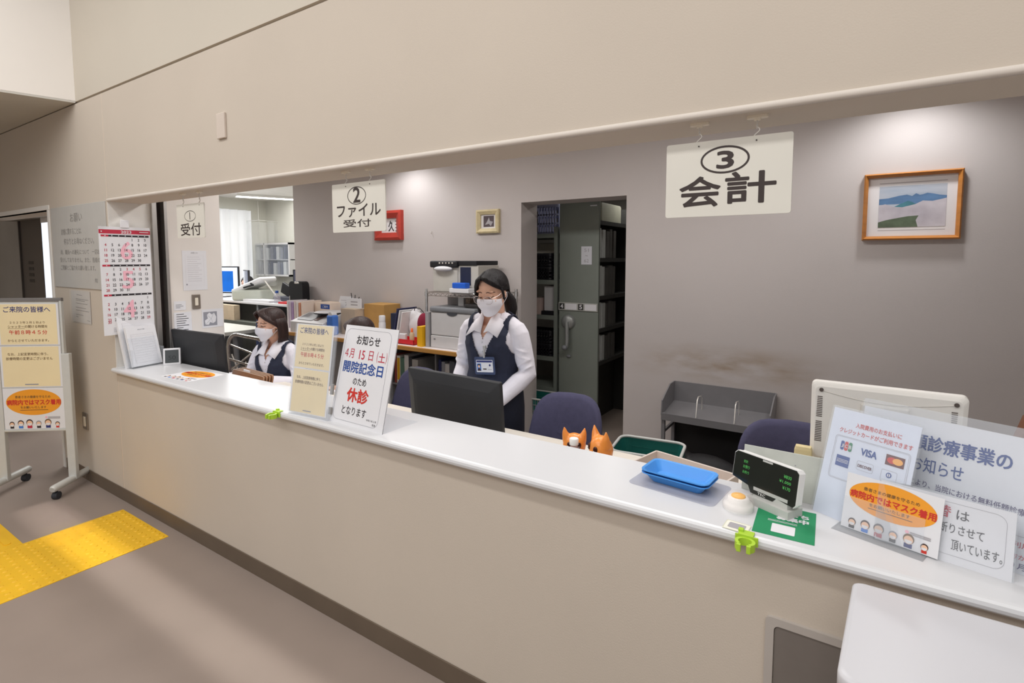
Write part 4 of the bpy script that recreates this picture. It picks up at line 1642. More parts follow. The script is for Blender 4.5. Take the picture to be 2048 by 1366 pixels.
basket('green basket with a pale rim on the floor right of the orange toys', -0.86, 1.17, R_(8), 0.34, 0.26, 0.30, 0.33, GREYP, GREENP, GREENP)
pb = at(1092, 792, Y=2.74)
zbk = pb.z - 0.34
basket('green basket with grey lattice just inside the doorway', pb.x - 0.05, 2.74, R_(4), 0.36, 0.30, 0.34, zbk, GREYP, MGREY, GREENP)
# low stools carrying the baskets
for (x, y, z, lb) in ((-0.86, 1.17, 0.33, 'low black stool under the green basket by the orange toys'), (pb.x - 0.05, 2.74, zbk, 'low black stool under the basket inside the doorway')):
    t = thing('stool', lb, 'stool', (x, y, 0), 0, 'low black stools')
    b = MB(); b.box((-0.17, -0.14, z - 0.03), (0.17, 0.14, z), 0.01); b.build('seat', BLACKP, t)
    for sx in (-1, 1):
        for sy in (-1, 1):
            b = MB(); b.cyl((sx * 0.14, sy * 0.11, 0), (sx * 0.13, sy * 0.10, z - 0.03), 0.012, n=8); b.build('leg', BLACKP, t)

# pale document box lying on the desk between toys and trays
a = at(1290, 912, Z=0.86)
t = thing('document_tray', 'pale beige open document tray behind the blue coin trays', 'tray', (-0.505, 0.43, 0.72), R_(-14))
b = MB()
b.box((-0.165, -0.12, 0), (0.165, 0.12, 0.005))
for lo, hi in (((-0.165, -0.12, 0.0), (-0.157, 0.12, 0.122)), ((0.157, -0.12, 0.0), (0.165, 0.12, 0.122)), ((-0.165, 0.112, 0.0), (0.165, 0.12, 0.122)), ((-0.165, -0.12, 0), (0.165, -0.112, 0.06))):
    b.box(lo, hi, 0.002)
b.build('tray_body', mat('tray_beige', (214, 200, 190), 0.5, var=0.03), t)

# ---- grey book rack against the wall
t = thing('book_rack', 'grey steel book rack with wire dividers against the stained wall', 'rack', (-0.74, 2.22, 0), 0)
W2 = 0.335
for sx in (-1, 1):
    b = MB()
    x = sx * W2
    b.prism([(-0.14, 0.535), (0.15, 0.575), (0.16, 0.715), (0.05, 0.715), (-0.13, 0.635)], x - 0.004, x + 0.004, 'YZ')
    b.build('side_plate', GREYM2, t)
    for y in (-0.12, 0.12):
        b = MB(); b.box((x - 0.012 - sx * 0.01, y - 0.012, 0), (x + 0.012 - sx * 0.01, y + 0.012, 0.55), 0.002); b.build('leg', GREYM2, t)
    b = MB()
    for z in (0.12, 0.28, 0.42):
        b.box((x - 0.008 - sx * 0.01, -0.12, z - 0.01), (x + 0.008 - sx * 0.01, 0.12, z + 0.01))
    b.build('side_rungs', GREYM2, t)
b = MB()
b.prism([(-0.14, 0.515), (0.15, 0.555), (0.15, 0.575), (-0.14, 0.535)], -W2, W2, 'YZ')
b.prism([(-0.146, 0.505), (-0.138, 0.505), (-0.138, 0.552), (-0.146, 0.552)], -W2, W2, 'YZ')
b.build('shelf', GREYM2, t)
b = MB()
b.prism([(0.148, 0.56), (0.156, 0.56), (0.164, 0.715), (0.156, 0.715)], -W2, W2, 'YZ')
b.build('back_plate', GREYM2, t)
for x in (-0.115, 0.125):
    b = MB()
    b.tube([(x, -0.10, 0.54), (x, -0.07, 0.655), (x, -0.045, 0.672), (x, 0.03, 0.66), (x, 0.06, 0.64), (x, 0.06, 0.56)], 0.004, 7)
    b.build('wire_divider', STEEL, t)
b = MB()
b.prism([(-0.14, 0.10), (0.15, 0.14), (0.15, 0.16), (-0.14, 0.12)], -W2, W2, 'YZ')
b.build('lower_shelf', GREYM2, t)
b = MB()
b.box((-W2, 0.135, 0.16), (W2, 0.145, 0.52))
b.build('lower_back_plate', mat('plate_black', (34, 32, 32), 0.6, var=0.1), t)
DARKBAG = mat('bag_black', (16, 15, 17), 0.6, var=0.15, scale=6, bump=0.3, bscale=14)
b = MB()
b.ball((0, 0, 0), (0.27, 0.12, 0.20))
b.ball((-0.2, 0.0, 0.04), (0.14, 0.11, 0.20))
b.ball((0.19, -0.02, -0.02), (0.16, 0.11, 0.17))
bag = solid(b, 0.012, 3)
o = bag.build('rubbish_bag', DARKBAG, None, (-0.72, 1.86, 0.20))
tag(o, 'crumpled black bag in front of the grey book rack', 'bag')

# brown bag on a chair at the right edge
t = thing('shoulder_bag', 'brown bag with a dark handle at the far right edge against the wall', 'bag', (0.72, 1.55, 0.72), 0)
b = MB()
b.loft([[(p * s, q * s2, z) for p, q in rrect(0.26, 0.12, 0.04, 4)] for z, s, s2 in ((0, 1.0, 1.0), (0.1, 1.02, 1.0), (0.22, 0.8, 0.6), (0.27, 0.35, 0.3))], sm=True)
b.build('bag_body', mat('bag_brown', (126, 84, 62), 0.7, var=0.1, scale=9), t)
b = MB()
b.ball((-0.02, 0, 0.31), (0.06, 0.035, 0.035))
b.build('handle', mat('bag_handle', (58, 52, 58), 0.7, var=0.1), t)
t = thing('side_table', 'small grey table under the brown bag at the right wall', 'table', (0.72, 1.58, 0))
b = MB(); b.box((-0.25, -0.2, 0.695), (0.3, 0.2, 0.72)); b.build('table_top', LGREY, t)
for sx in (-0.23, 0.28):
    for sy in (-0.18, 0.18):
        b = MB(); b.box((sx - 0.012, sy - 0.012, 0), (sx + 0.012, sy + 0.012, 0.695)); b.build('leg', GREYM2, t)


# ---- pictures
def picture(label, x0, x1, z0, z1, fw, fm, depth, art, mats, tilt=0.0):
    t = thing('framed_picture', label, 'picture', (x0, BY, z0), 0, 'pictures on the back wall')
    w, h = x1 - x0, z1 - z0
    b = MB()
    o4 = [(0, 0), (w, 0), (w, h), (0, h)]
    i4 = [(fw, fw), (w - fw, fw), (w - fw, h - fw), (fw, h - fw)]
    m4 = [(fw * 0.35, fw * 0.35), (w - fw * 0.35, fw * 0.35), (w - fw * 0.35, h - fw * 0.35), (fw * 0.35, h - fw * 0.35)]
    vs = [(a, 0, c) for a, c in o4] + [(a, -depth * 0.8, c) for a, c in o4] + [(a, -depth, c) for a, c in m4] + [(a, -depth * 0.55, c) for a, c in i4] + [(a, -0.004, c) for a, c in i4]
    fs = [(k * 4 + i, k * 4 + (i + 1) % 4, k * 4 + 4 + (i + 1) % 4, k * 4 + 4 + i) for k in range(4) for i in range(4)]
    b.add(vs, fs)
    b.build('frame', fm, t)
    b = MB()
    b.rect(fw, fw, w - fw, h - fw, -0.006)
    art(b, w, h)
    b.build('print', mats, t)
    return t


MATB = mat('mat_board', (226, 222, 222), 0.8, var=0.01)
MATL = mat('mat_line', (170, 162, 164), 0.8, var=0)
SKYP = mat('paint_sky', (164, 176, 192), 0.8, var=0.06, scale=6, stretch=(0.5, 1, 3), var2=(196, 198, 206))
MTNB = mat('paint_blue', (92, 124, 162), 0.8, var=0.22, scale=14, stretch=(0.5, 1, 2))
MTNG = mat('paint_teal', (72, 122, 134), 0.8, var=0.2, scale=14)
MIST = mat('paint_mist', (182, 174, 182), 0.8, var=0.05, scale=9, var2=(206, 200, 206))
FIELD = mat('paint_field', (92, 104, 84), 0.8, var=0.2, scale=18)


def landscape(b, w, h):
    x0, x1, z0, z1 = 0.17 * w, 0.855 * w, 0.19 * h, 0.81 * h
    W, H = x1 - x0, z1 - z0
    b.rect(x0, z0, x1, z1, -0.0064, 2)

    def hill(pts, base, yy, mi):
        b.flat([(x0 + p * W, z0 + q * H) for p, q in pts] + [(x0 + pts[-1][0] * W, z0 + base * H), (x0 + pts[0][0] * W, z0 + base * H)], yy, mi)
    hill([(0, 0.70), (0.14, 0.71), (0.3, 0.76), (0.42, 0.78), (0.5, 0.74), (0.66, 0.77), (0.72, 0.80), (0.82, 0.77), (0.9, 0.74), (1, 0.72)], 0.56, -0.0067, 3)
    hill([(0.36, 0.60), (0.44, 0.67), (0.50, 0.74), (0.555, 0.80), (0.60, 0.77), (0.66, 0.70), (0.74, 0.62)], 0.55, -0.0070, 3)
    hill([(0.24, 0.50), (0.34, 0.57), (0.44, 0.63), (0.50, 0.60), (0.56, 0.55), (0.62, 0.50)], 0.48, -0.0073, 4)
    hill([(0, 0.54), (0.1, 0.57), (0.22, 0.50), (0.36, 0.48), (0.55, 0.54), (0.66, 0.62), (0.8, 0.60), (1, 0.66)], 0.0, -0.0076, 5)
    hill([(0, 0.13), (0.12, 0.18), (0.28, 0.22), (0.45, 0.26), (0.61, 0.27), (0.57, 0.16), (0.60, 0.02)], 0.0, -0.0079, 6)
    b.line(0.17 * w, 0.855 * h, 0.855 * w, 0.855 * h, 0.004, -0.0064, 1)
    b.line(0.17 * w, 0.145 * h, 0.855 * w, 0.145 * h, 0.003, -0.0064, 1)


picture('large oak-framed misty mountain landscape on the right of the back wall', 0.022, 0.478, 1.712, 2.098, 0.022, WOODF, 0.045, landscape, [MATB, MATL, SKYP, MTNB, MTNG, MIST, FIELD])


def calli(b, w, h):
    b.text('久', 0.46 * w, 0.30 * h, 0.66 * w, 0.66 * h, -0.0066, 1, 0.02)
    for k in range(4):
        b.flat(ell(0.018 * w, 0.02 * h, 8, 0.73 * w, (0.64 - 0.11 * k) * h), -0.0066, 1)


picture('red-framed calligraphy picture partly behind the circled 2 sign', -4.165, -3.785, 1.79, 2.085, 0.075, mat('frame_red', (176, 58, 46), 0.5, var=0.08), 0.05, calli, [MATB, INK])


def sketch(b, w, h):
    b.rect(0.28 * w, 0.27 * h, 0.74 * w, 0.74 * h, -0.0066, 1)
    b.flat([(0.34 * w, 0.36 * h), (0.52 * w, 0.40 * h), (0.60 * w, 0.30 * h), (0.70 * w, 0.48 * h), (0.56 * w, 0.52 * h), (0.52 * w, 0.68 * h), (0.46 * w, 0.54 * h)], -0.0070, 2)


picture('small cream-framed dark print left of the doorway', -2.868, -2.622, 1.828, 2.035, 0.042, mat('frame_cream', (206, 190, 150), 0.6, var=0.1, scale=20), 0.035, sketch, [MATB, mat('print_dark_mauve', (92, 80, 84), 0.8, var=0.1), INKG])
b = MB()
b.tube([(-3.41, BY, 1.86), (-3.41, BY - 0.015, 1.86), (-3.41, BY - 0.02, 1.85), (-3.41, BY - 0.012, 1.842)], 0.003, 6)
o = b.build('wall_hook', STEEL)
tag(o, 'tiny bare hook on the back wall between the two small pictures', 'hook')

# ---------------------------------------------------------------- back desk with its load
BD = 0.845
t = thing('back_desk', 'long white back desk with a wooden front edge along the wall', 'desk', (0, 0, 0))
b = MB(); b.box((-5.28, 1.872, BD - 0.035), (-2.47, 2.39, BD)); b.build('desk_top', mat('back_desk_top', (232, 222, 220), 0.4, var=0.015), t)
b = MB(); b.box((-5.28, 1.85, BD - 0.036), (-2.47, 1.872, BD), 0.004); b.build('wood_edge', WOODE, t)
for x in (-5.262, -4.5, -3.62, -2.49):
    b = MB(); b.box((x - 0.012, 1.95, 0), (x + 0.012, 2.38, BD - 0.035)); b.build('side_panel', LGREY, t)

# low bookcase under it with binders
t = thing('bookcase', 'grey low bookcase under the back desk holding binders', 'bookcase', (-2.98, 2.17, 0))
b = MB()
b.box((-0.60, 0.18, 0), (0.48, 0.20, 0.79))
for z in (0.02, 0.44, 0.775):
    b.box((-0.60, -0.16, z), (0.48, 0.19, z + 0.016))
b.build('carcass', GREYM2, t)
for x in (-0.60, -0.06, 0.47):
    b = MB(); b.box((x - 0.008, -0.165, 0), (x + 0.008, 0.18, 0.79)); b.build('upright', GREYM2, t)
bc = [(150, 70, 60), (238, 236, 226), (96, 130, 112), (226, 224, 220), (60, 60, 66), (180, 176, 170), (40, 46, 90), (150, 150, 156), (210, 206, 202), (90, 92, 100), (34, 40, 96), (200, 198, 196), (120, 116, 118), (176, 174, 176)]
x = -3.555
for k, c in enumerate(bc):
    wk = (0.03, 0.045, 0.05, 0.055, 0.04, 0.075, 0.035, 0.04, 0.05, 0.06, 0.03, 0.05, 0.04, 0.06)[k]
    if k == 6:
        x = -3.02
    hk = 0.27 - 0.03 * ((k * 7) % 3) / 2
    b = MB()
    b.box((0, 0, 0), (wk - 0.003, 0.24, hk), 0.002)
    mats_b = [mat('binder_%d' % k, c, 0.6, var=0.04)]
    if k == 1:
        b.rect(0.004, 0.03, wk - 0.007, hk - 0.02, -0.0006, 1)
        mats_b.append(YELP)
    o = b.build('binder', mats_b, None, (x, 2.02, 0.456))
    cn_ = {(150, 70, 60): 'brick red'}.get(c, ('pale', 'grey', 'dark')[0 if sum(c) > 540 else 1 if sum(c) > 330 else 2])
    lab = ['brick red binder at the left end of the low bookcase', 'white binder with a long yellow spine label in the low bookcase', 'greyish green binder right of the yellow-labelled binder in the bookcase',
           'pale binder third to the right of the yellow label', 'thin black binder beside the bookcase upright, left side', 'wide grey folder left of the bookcase upright',
           'dark blue thin binder just right of the bookcase upright', 'grey binder second right of the bookcase upright', 'pale binder third right of the bookcase upright', 'dark grey binder fourth right of the bookcase upright',
           'navy binder in the middle of the right bay of the low bookcase', 'pale binder next to the navy binder in the right bay', 'mid grey binder second from the right end of the low bookcase', 'light grey binder at the right end of the low bookcase'][k]
    tag(o, lab, 'binder', 'binders in the low bookcase')
    x += wk


def bx(name, label, cat, lo, hi, m, bev=0.003, group=None, rz=0.0):
    lo, hi = V(lo), V(hi)
    c = V(((lo.x + hi.x) / 2, (lo.y + hi.y) / 2, lo.z))
    b = MB()
    b.box(lo - c, hi - c, bev)
    o = b.build(name, m, None, c, rz)
    return tag(o, label, cat, group)


# laser printer
t = thing('printer', 'light grey laser printer on the back desk beside the standing woman', 'printer', (-2.80, 2.13, BD))
b = MB()
b.box((-0.235, -0.19, 0.0), (0.235, 0.2, 0.105), 0.006)
b.build('paper_drawer', LGREY, t)
b = MB()
b.box((-0.235, -0.185, 0.108), (0.235, 0.2, 0.305), 0.008)
b.prism([(-0.06, 0.305), (0.06, 0.305), (0.03, 0.292), (-0.03, 0.292)], -0.187, -0.184)
b.box((0.20, -0.187, 0.12), (0.202, -0.184, 0.30))
b.build('body', LGREY, t)
b = MB()
b.box((-0.245, -0.195, 0.305), (0.245, 0.2, 0.352), 0.016, 3)
b.build('top_cover', MGREY, t)
b = MB(); b.prism(ell(0.055, 0.022, 20, 0, 0.302), -0.189, -0.184); b.build('finger_recess', mat('recess_dark', (70, 72, 78), 0.5), t)
b = MB(); b.box((0.16, -0.192, 0.02), (0.215, -0.189, 0.055)); b.box((-0.2, -0.192, 0.07), (-0.18, -0.189, 0.08)); b.build('drawer_marks', MGREY, t)

# wire rack over the printer
t = thing('wire_rack', 'chrome wire rack standing over the laser printer', 'rack', (-2.72, 2.15, BD))
for sx in (-0.375, 0.30):
    for sy in (-0.19, 0.19):
        b = MB()
        b.cyl((sx, sy, 0), (sx, sy, 0.50), 0.0125, n=12)
        b.cyl((sx, sy, 0.435), (sx, sy, 0.475), 0.017, n=12)
        b.build('post', CHROME, t)
b = MB()
for y in (-0.19, 0.19):
    b.cyl((-0.375, y, 0.47), (0.30, y, 0.47), 0.004, n=6)
    b.cyl((-0.375, y, 0.442), (0.30, y, 0.442), 0.004, n=6)
    pts = []
    for k in range(27):
        pts.append((-0.375 + 0.675 * k / 26, y, 0.468 if k % 2 else 0.444))
    b.tube(pts, 0.003, 5)
for k in range(17):
    yy = -0.18 + 0.36 * k / 16
    b.cyl((-0.375, yy, 0.474), (0.30, yy, 0.474), 0.0025, n=5)
b.build('wire_shelf', CHROME, t)
# paper notes on the rack side and cup-like items in the gap above the printer
bx('notice_card', 'grey notice sheet hanging at the left of the wire rack', 'notice', (-3.06, 2.2, BD + 0.10), (-2.88, 2.205, BD + 0.43), mat('card_grey', (140, 136, 136), 0.7, var=0.05), 0.0)
bx('toner_box', 'pale small box with dark marks above the printer', 'box', (-2.86, 2.1, BD + 0.353), (-2.80, 2.16, BD + 0.43), LGREY)
bx('toner_box', 'dark mottled small box above the printer right of the pale one', 'box', (-2.78, 2.1, BD + 0.353), (-2.73, 2.16, BD + 0.43), mat('mottled', (120, 104, 90), 0.7, var=0.5, scale=40))
bx('paper_pack', 'thin dark tray lying on top of the laser printer', 'tray', (-2.70, 1.98, BD + 0.353), (-2.52, 2.2, BD + 0.385), mat('black_tray', (50, 48, 48), 0.5), 0.008)

# document shredder-like machine on the rack
ZR = BD + 0.4775
t = thing('counting_machine', 'grey and black counting machine on top of the wire rack', 'machine', (-2.86, 2.17, ZR))
b = MB()
b.box((-0.21, -0.15, 0), (0.06, 0.16, 0.205), 0.004)
b.box((0.05, -0.14, 0), (0.27, 0.16, 0.225), 0.006)
b.build('body', mat('machine_beige', (196, 192, 184), 0.5, var=0.03), t)
b = MB()
b.box((-0.23, -0.175, 0.205), (0.07, 0.16, 0.262), 0.014, 3)
b.box((0.05, -0.15, 0.225), (0.26, 0.16, 0.262), 0.004)
b.build('black_lid', BLACKP, t)
for k in range(5):
    b = MB()
    b.box((-0.12 + 0.035 * k, -0.178, 0.238), (-0.107 + 0.035 * k, -0.1745, 0.25))
    b.build('lid_slot', mat('slot_pale', (206, 200, 192), 0.6), t)
b = MB()
b.prism([(0.085, 0.06), (0.195, 0.06), (0.195, 0.21), (0.085, 0.21)], -0.143, -0.139)
b.build('dark_panel', NAVYP, t)
b = MB()
b.ball((-0.08, -0.17, 0.195), (0.10, 0.03, 0.022))
b.build('paper_wad', PAPER, t)
bx('tissue_pack', 'bright blue packet on the white box beside the counting machine', 'packet', (-2.80, 1.945, ZR + 0.036), (-2.66, 2.01, ZR + 0.082), mat('packet_blue', (30, 96, 208), 0.4, var=0.05), 0.008)
bx('flat_box', 'flat white box on the wire rack in front of the counting machine', 'box', (-2.82, 1.935, ZR), (-2.62, 2.015, ZR + 0.035), PAPER, 0.003)

# yellow file, red tray and its things, white board racks
bx('yellow_file', 'yellow upright file box left of the printer', 'file box', (-3.155, 1.90, BD), (-3.10, 2.15, BD + 0.175), YELP, 0.002)
bx('document_sleeve', 'grey upright folder between the yellow file box and the printer', 'folder', (-3.085, 1.93, BD), (-3.05, 2.2, BD + 0.30), mat('folder_grey', (170, 168, 170), 0.5, var=0.04), 0.002)
t = thing('red_tray', 'red desk tray with small clutter left of the yellow file box', 'tray', (-3.345, 2.0, BD))
b = MB()
b.box((-0.13, -0.08, 0), (0.13, 0.08, 0.006))
for lo, hi in (((-0.13, -0.08, 0), (-0.125, 0.08, 0.045)), ((0.125, -0.08, 0), (0.13, 0.08, 0.045)), ((-0.13, -0.08, 0), (0.13, -0.075, 0.045)), ((-0.13, 0.075, 0), (0.13, 0.08, 0.045))):
    b.box(lo, hi, 0.001)
b.build('tray_body', REDP, t)
bx('memo_pad', 'crumpled white slip standing in the red tray', 'slip', (-3.44, 1.95, BD + 0.006), (-3.36, 1.99, BD + 0.085), PAPER, 0.004, None, 0.3)
t = thing('glue_bottle', 'small glue bottle with an orange cap in the red tray', 'bottle', (-3.31, 2.0, BD + 0.006))
b = MB(); b.lathe([(0.022, 0), (0.022, 0.08), (0.012, 0.095)], n=16); b.build('body', mat('glue_body', (206, 186, 150), 0.4, var=0.03), t)
b = MB(); b.lathe([(0.012, 0.094), (0.009, 0.13), (0.0, 0.132)], n=14); b.build('cap', mat('cap_orange', (240, 110, 40), 0.4), t)
t = thing('plastic_bag', 'white plastic bag with a dark red bundle showing, behind the red tray', 'bag', (-3.40, 2.2, BD))
b = MB()
b.ball((0, 0, 0.12), (0.13, 0.07, 0.13))
b.ball((-0.05, 0.0, 0.2), (0.07, 0.05, 0.09))
solid(b, 0.01, 3).build('bag_body', mat('bag_white', (232, 230, 232), 0.4, var=0.03, bump=0.3, bscale=20), t)
b = MB(); b.ball((0.09, -0.04, 0.16), (0.07, 0.05, 0.10)); b.build('red_bundle', MAROON, t)
b = MB(); b.tube([(-0.06, -0.02, 0.25), (-0.03, -0.03, 0.30), (0.03, -0.03, 0.30), (0.07, -0.02, 0.26)], 0.004, 6); b.build('handle', BLACKP, t)
for k in range(3):
    b = MB()
    b.M = MX.Rotation(R_(12), 4, 'Y')
    b.box((0, 0, 0), (0.012, 0.26, 0.30 - 0.015 * k), 0.002)
    o = b.build('clip_folder', [mat('folder_white', (226, 224, 224), 0.5), ] if k else [mat('folder_navy', (52, 54, 88), 0.5)], None, (-3.62 + 0.035 * k, 2.06, BD + 0.003))
    tag(o, ['navy folder leaning at the left of the slanted white folders', 'white slanted folder in the middle, next to the navy folder', 'white slanted folder closest to the plastic bag'][k], 'folder', 'slanted folders on the back desk')
bx('navy_box', 'dark navy upright box right of the spray can', 'box', (-3.70, 2.12, BD), (-3.635, 2.28, BD + 0.24), NAVYP)
t = thing('spray_can', 'white spray can with a blue band beside the cardboard box', 'can', (-3.74, 2.05, BD))
b = MB(); b.lathe([(0.032, 0), (0.033, 0.005), (0.033, 0.15), (0.028, 0.165)], n=20); b.build('can_body', PAPER, t)
b = MB(); b.lathe([(0.0335, 0.05), (0.0335, 0.085)], n=20, cap=False); b.build('blue_band', INKBL, t)
b = MB(); b.lathe([(0.030, 0.165), (0.030, 0.215), (0.026, 0.222)], n=20); b.build('cap', PAPER, t)
bx('cardboard_box', 'brown cardboard box against the wall behind the third woman', 'box', (-4.10, 2.15, BD), (-3.82, 2.37, BD + 0.31), CARDB, 0.002)
bx('tape_box', 'pale box with a round hole-like mark left of the cardboard box', 'box', (-4.33, 2.05, BD), (-4.12, 2.2, BD + 0.26), mat('box_taupe', (188, 170, 150), 0.7, var=0.04))
t = thing('desk_sign', 'small white sign card with two grey lines on the pale box', 'card', (-4.33, 2.12, BD + 0.26))
b = MB(); b.box((0, 0, 0), (0.22, 0.01, 0.10), 0.002)
for z in (0.065, 0.035):
    b.line(0.07, z, 0.17, z, 0.012, -0.0006, 1)
b.build('card_face', [PAPER, INKG], t)
b = MB(); b.tube([(0.03, 0.005, 0.0), (0.03, 0.005, 0.09)], 0.004, 6); b.build('clip', GREYM2, t)
t = thing('tape_dispenser', 'blue tape dispenser in front of the pale box', 'dispenser', (-4.345, 1.96, BD))
b = MB(); b.box((-0.05, -0.04, 0), (0.05, 0.04, 0.20), 0.02, 3); b.build('body', mat('dispenser_blue', (68, 116, 196), 0.4, var=0.05), t)
b = MB(); b.lathe([(0.03, -0.03), (0.03, 0.03)], (0, 0, 0.2), 18, axis='Y'); b.build('reel', LGREY, t)
# pen basket: dark woven holder with pens
t = thing('pen_holder', 'dark brown pen holder with pens sticking out near the wall', 'pen holder', (-4.50, 2.27, BD))
b = MB()
b.M = MX.Rotation(R_(25), 4, 'Y')
b.lathe([(0.045, 0), (0.055, 0.27), (0.05, 0.27), (0.04, 0.01)], n=14)
b.build('holder_body', mat('holder_brown', (62, 48, 40), 0.7, var=0.4, scale=40), t)
for k in range(3):
    b = MB()
    b.cyl((0.10 + 0.01 * k, 0, 0.22), (0.10 + 0.05 * (k - 0.6), 0.01 * k, 0.40 - 0.02 * k), 0.004, n=6)
    b.build('pen', BLACKP, t)
t = thing('paper_calendar', 'white folded desk calendar card leaning near the wall', 'calendar', (-4.70, 2.33, BD + 0.19))
b = MB()
b.prism([(-0.04, 0.0), (0.20, 0.0), (0.22, 0.165), (0.02, 0.165)], 0, 0.006)
b.line(0.03, 0.12, 0.17, 0.12, 0.004, -0.0006, 1)
b.text('7', 0.10, 0.06, 0.13, 0.1, -0.0006, 1)
b.build('card_face', [PAPER, INKG], t)
bx('storage_case', 'blue flat case under the white desk calendar card', 'case', (-4.66, 2.28, BD), (-4.56, 2.38, BD + 0.19), mat('case_blue', (60, 110, 180), 0.5, var=0.05), 0.006)

# flatbed machine (grey) left of the third woman
t = thing('desk_copier', 'pale grey desk scanner with a dark opening behind the cream notice', 'scanner', (-4.52, 2.08, BD))
b = MB()
b.prism([(-0.20, 0.0), (0.10, 0.0), (0.10, 0.15), (0.04, 0.19), (-0.20, 0.11)], -0.40, 0.12, 'YZ')
b.build('body', LGREY, t)
b = MB()
T = MX.Rotation(math.atan2(0.10, 0.30), 4, 'X')
b.M = MX.Translation((0, -0.20, 0.112)) @ T
b.prism(rrect(0.25, 0.17, 0.02, 4, -0.36, 0.05), 0.0, 0.004, 'XY')
b.build('glass_bed', MGREY, t)
b = MB()
b.M = MX.Translation((0, -0.20, 0.112)) @ T
b.prism(rrect(0.06, 0.16, 0.01, 4, -0.09, 0.06), 0.0, 0.006, 'XY')
b.build('control_strip', mat('strip_brown', (110, 90, 84), 0.5, var=0.2, scale=30), t)
t = thing('round_tray', 'round dark-edged plate-like lid on the scanner', 'lid', (-4.58, 2.11, BD + 0.192))
b = MB(); b.lathe([(0.15, 0), (0.155, 0.012), (0.14, 0.02), (0.0, 0.021)], n=30); b.build('lid_top', LGREY, t)
b = MB(); b.lathe([(0.157, 0.001), (0.158, 0.011)], n=30, cap=False); b.build('dark_edge', BLACKP, t)

# upright files and the tall black case
for k in range(7):
    b = MB()
    b.box((0, 0, 0), (0.03, 0.24, 0.30 - 0.008 * (k % 3)), 0.002)
    mm = [(214, 206, 208), (204, 190, 206), (168, 140, 180), (216, 204, 200), (226, 220, 216), (206, 142, 112), (232, 214, 200)][k]
    o = b.build('file_folder', mat('file_%d' % k, mm, 0.6, var=0.03), None, (-5.24 + 0.042 * k, 2.06, BD))
    tag(o, ['leftmost pale upright file right of the tall black case', 'pale lilac upright file second from the black case', 'purple upright file among the pale files', 'beige upright file right of the purple file',
            'off-white upright file fifth from the black case', 'terracotta upright file near the right end of the file row', 'cream upright file at the right end of the file row'][k], 'file', 'upright files on the back desk')
b = MB()
b.box((0, 0, 0), (0.25, 0.20, 0.285), 0.002)
b.rect(0.10, 0.22, 0.25, 0.27, -0.0006, 1)
b.text('ご案内', 0.13, 0.232, 0.22, 0.258, -0.0012, 2)
o = b.build('file_box', [mat('file_box_cream', (232, 212, 194), 0.6, var=0.03), INKBL, PAPER], None, (-4.93, 2.19, BD))
tag(o, 'cream file box with a blue label right of the upright files', 'file box')
t = thing('black_case', 'tall black instrument-like case standing at the left end of the back desk', 'case', (at(577, 600, Y=2.28).x + 0.11, 2.30, BD))
b = MB()
b.prism(rrect(0.25, 0.50 + BD, 0.05, 5, -0.05, -BD), -0.05, 0.04)
b.build('case_body', mat('case_black', (20, 20, 24), 0.5, var=0.1), t)
b = MB(); b.box((0.06, -0.055, 0.475), (0.14, -0.045, 0.495), 0.003); b.build('handle', STEEL, t)
b = MB(); b.box((-0.045, -0.052, 0.02), (-0.035, -0.049, 0.33)); b.build('edge_strip', STEEL, t)

# ================================================================ PEOPLE
from mathutils.bvhtree import BVHTree
SKIN = mat('skin', (232, 184, 158), 0.55, var=0.03, scale=25, sss=0.12)
SHIRT = mat('shirt_white', (232, 228, 236), 0.85, var=0.02, scale=20, bump=0.5, bscale=16)
VEST = mat('vest_navy', (40, 44, 62), 0.85, var=0.08, scale=60)
SKIRT = mat('skirt_navy', (28, 30, 44), 0.85, var=0.08, scale=60)
HAIRK = mat('hair_black', (24, 19, 20), 0.5, var=0.3, scale=60, stretch=(1, 1, 0.1), bump=0.5, bscale=160, spec=0.35)
HAIRB = mat('hair_brown', (50, 31, 27), 0.5, var=0.3, scale=60, stretch=(1, 1, 0.1), bump=0.35, bscale=130, spec=0.5)
MASKW = mat('mask_white', (238, 234, 240), 0.8, var=0.01)
LASH = mat('lash_dark', (44, 30, 28), 0.6, var=0)
BROW = mat('brow_brown', (92, 64, 54), 0.7, var=0.05)
SHOE = mat('shoe_black', (24, 24, 26), 0.4, var=0.05)

TZ = [0.86, 0.92, 0.98, 1.06, 1.13, 1.19, 1.235]
TW = [0.172, 0.158, 0.138, 0.146, 0.160, 0.160, 0.128]
TD = [0.118, 0.106, 0.094, 0.104, 0.116, 0.102, 0.074]


def torso(b, dz, g, zlo=0.86):
    n = 28
    rings = []
    for z, w, d in zip(TZ, TW, TD):
        if z < zlo:
            continue
        ring = []
        for i in range(n):
            a = 2 * pi * i / n
            y = (d + g) * sin(a)
            if sin(a) < 0 and 1.03 < z < 1.2:
                y -= 0.012 * max(0, 1 - abs(abs(cos(a)) - 0.45) / 0.4)
            ring.append(((w + g) * cos(a), y, z + dz))
        rings.append(ring)
    b.loft(rings)
    for s in (-1, 1):
        b.tube([(0, 0.012, 1.265 + dz), (s * 0.07, 0.01, 1.252 + dz), (s * 0.125, 0.006, 1.225 + dz), (s * 0.165, 0.004, 1.195 + dz)],
               [0.058 + g, 0.054 + g, 0.052 + g, 0.048 + g], 14)


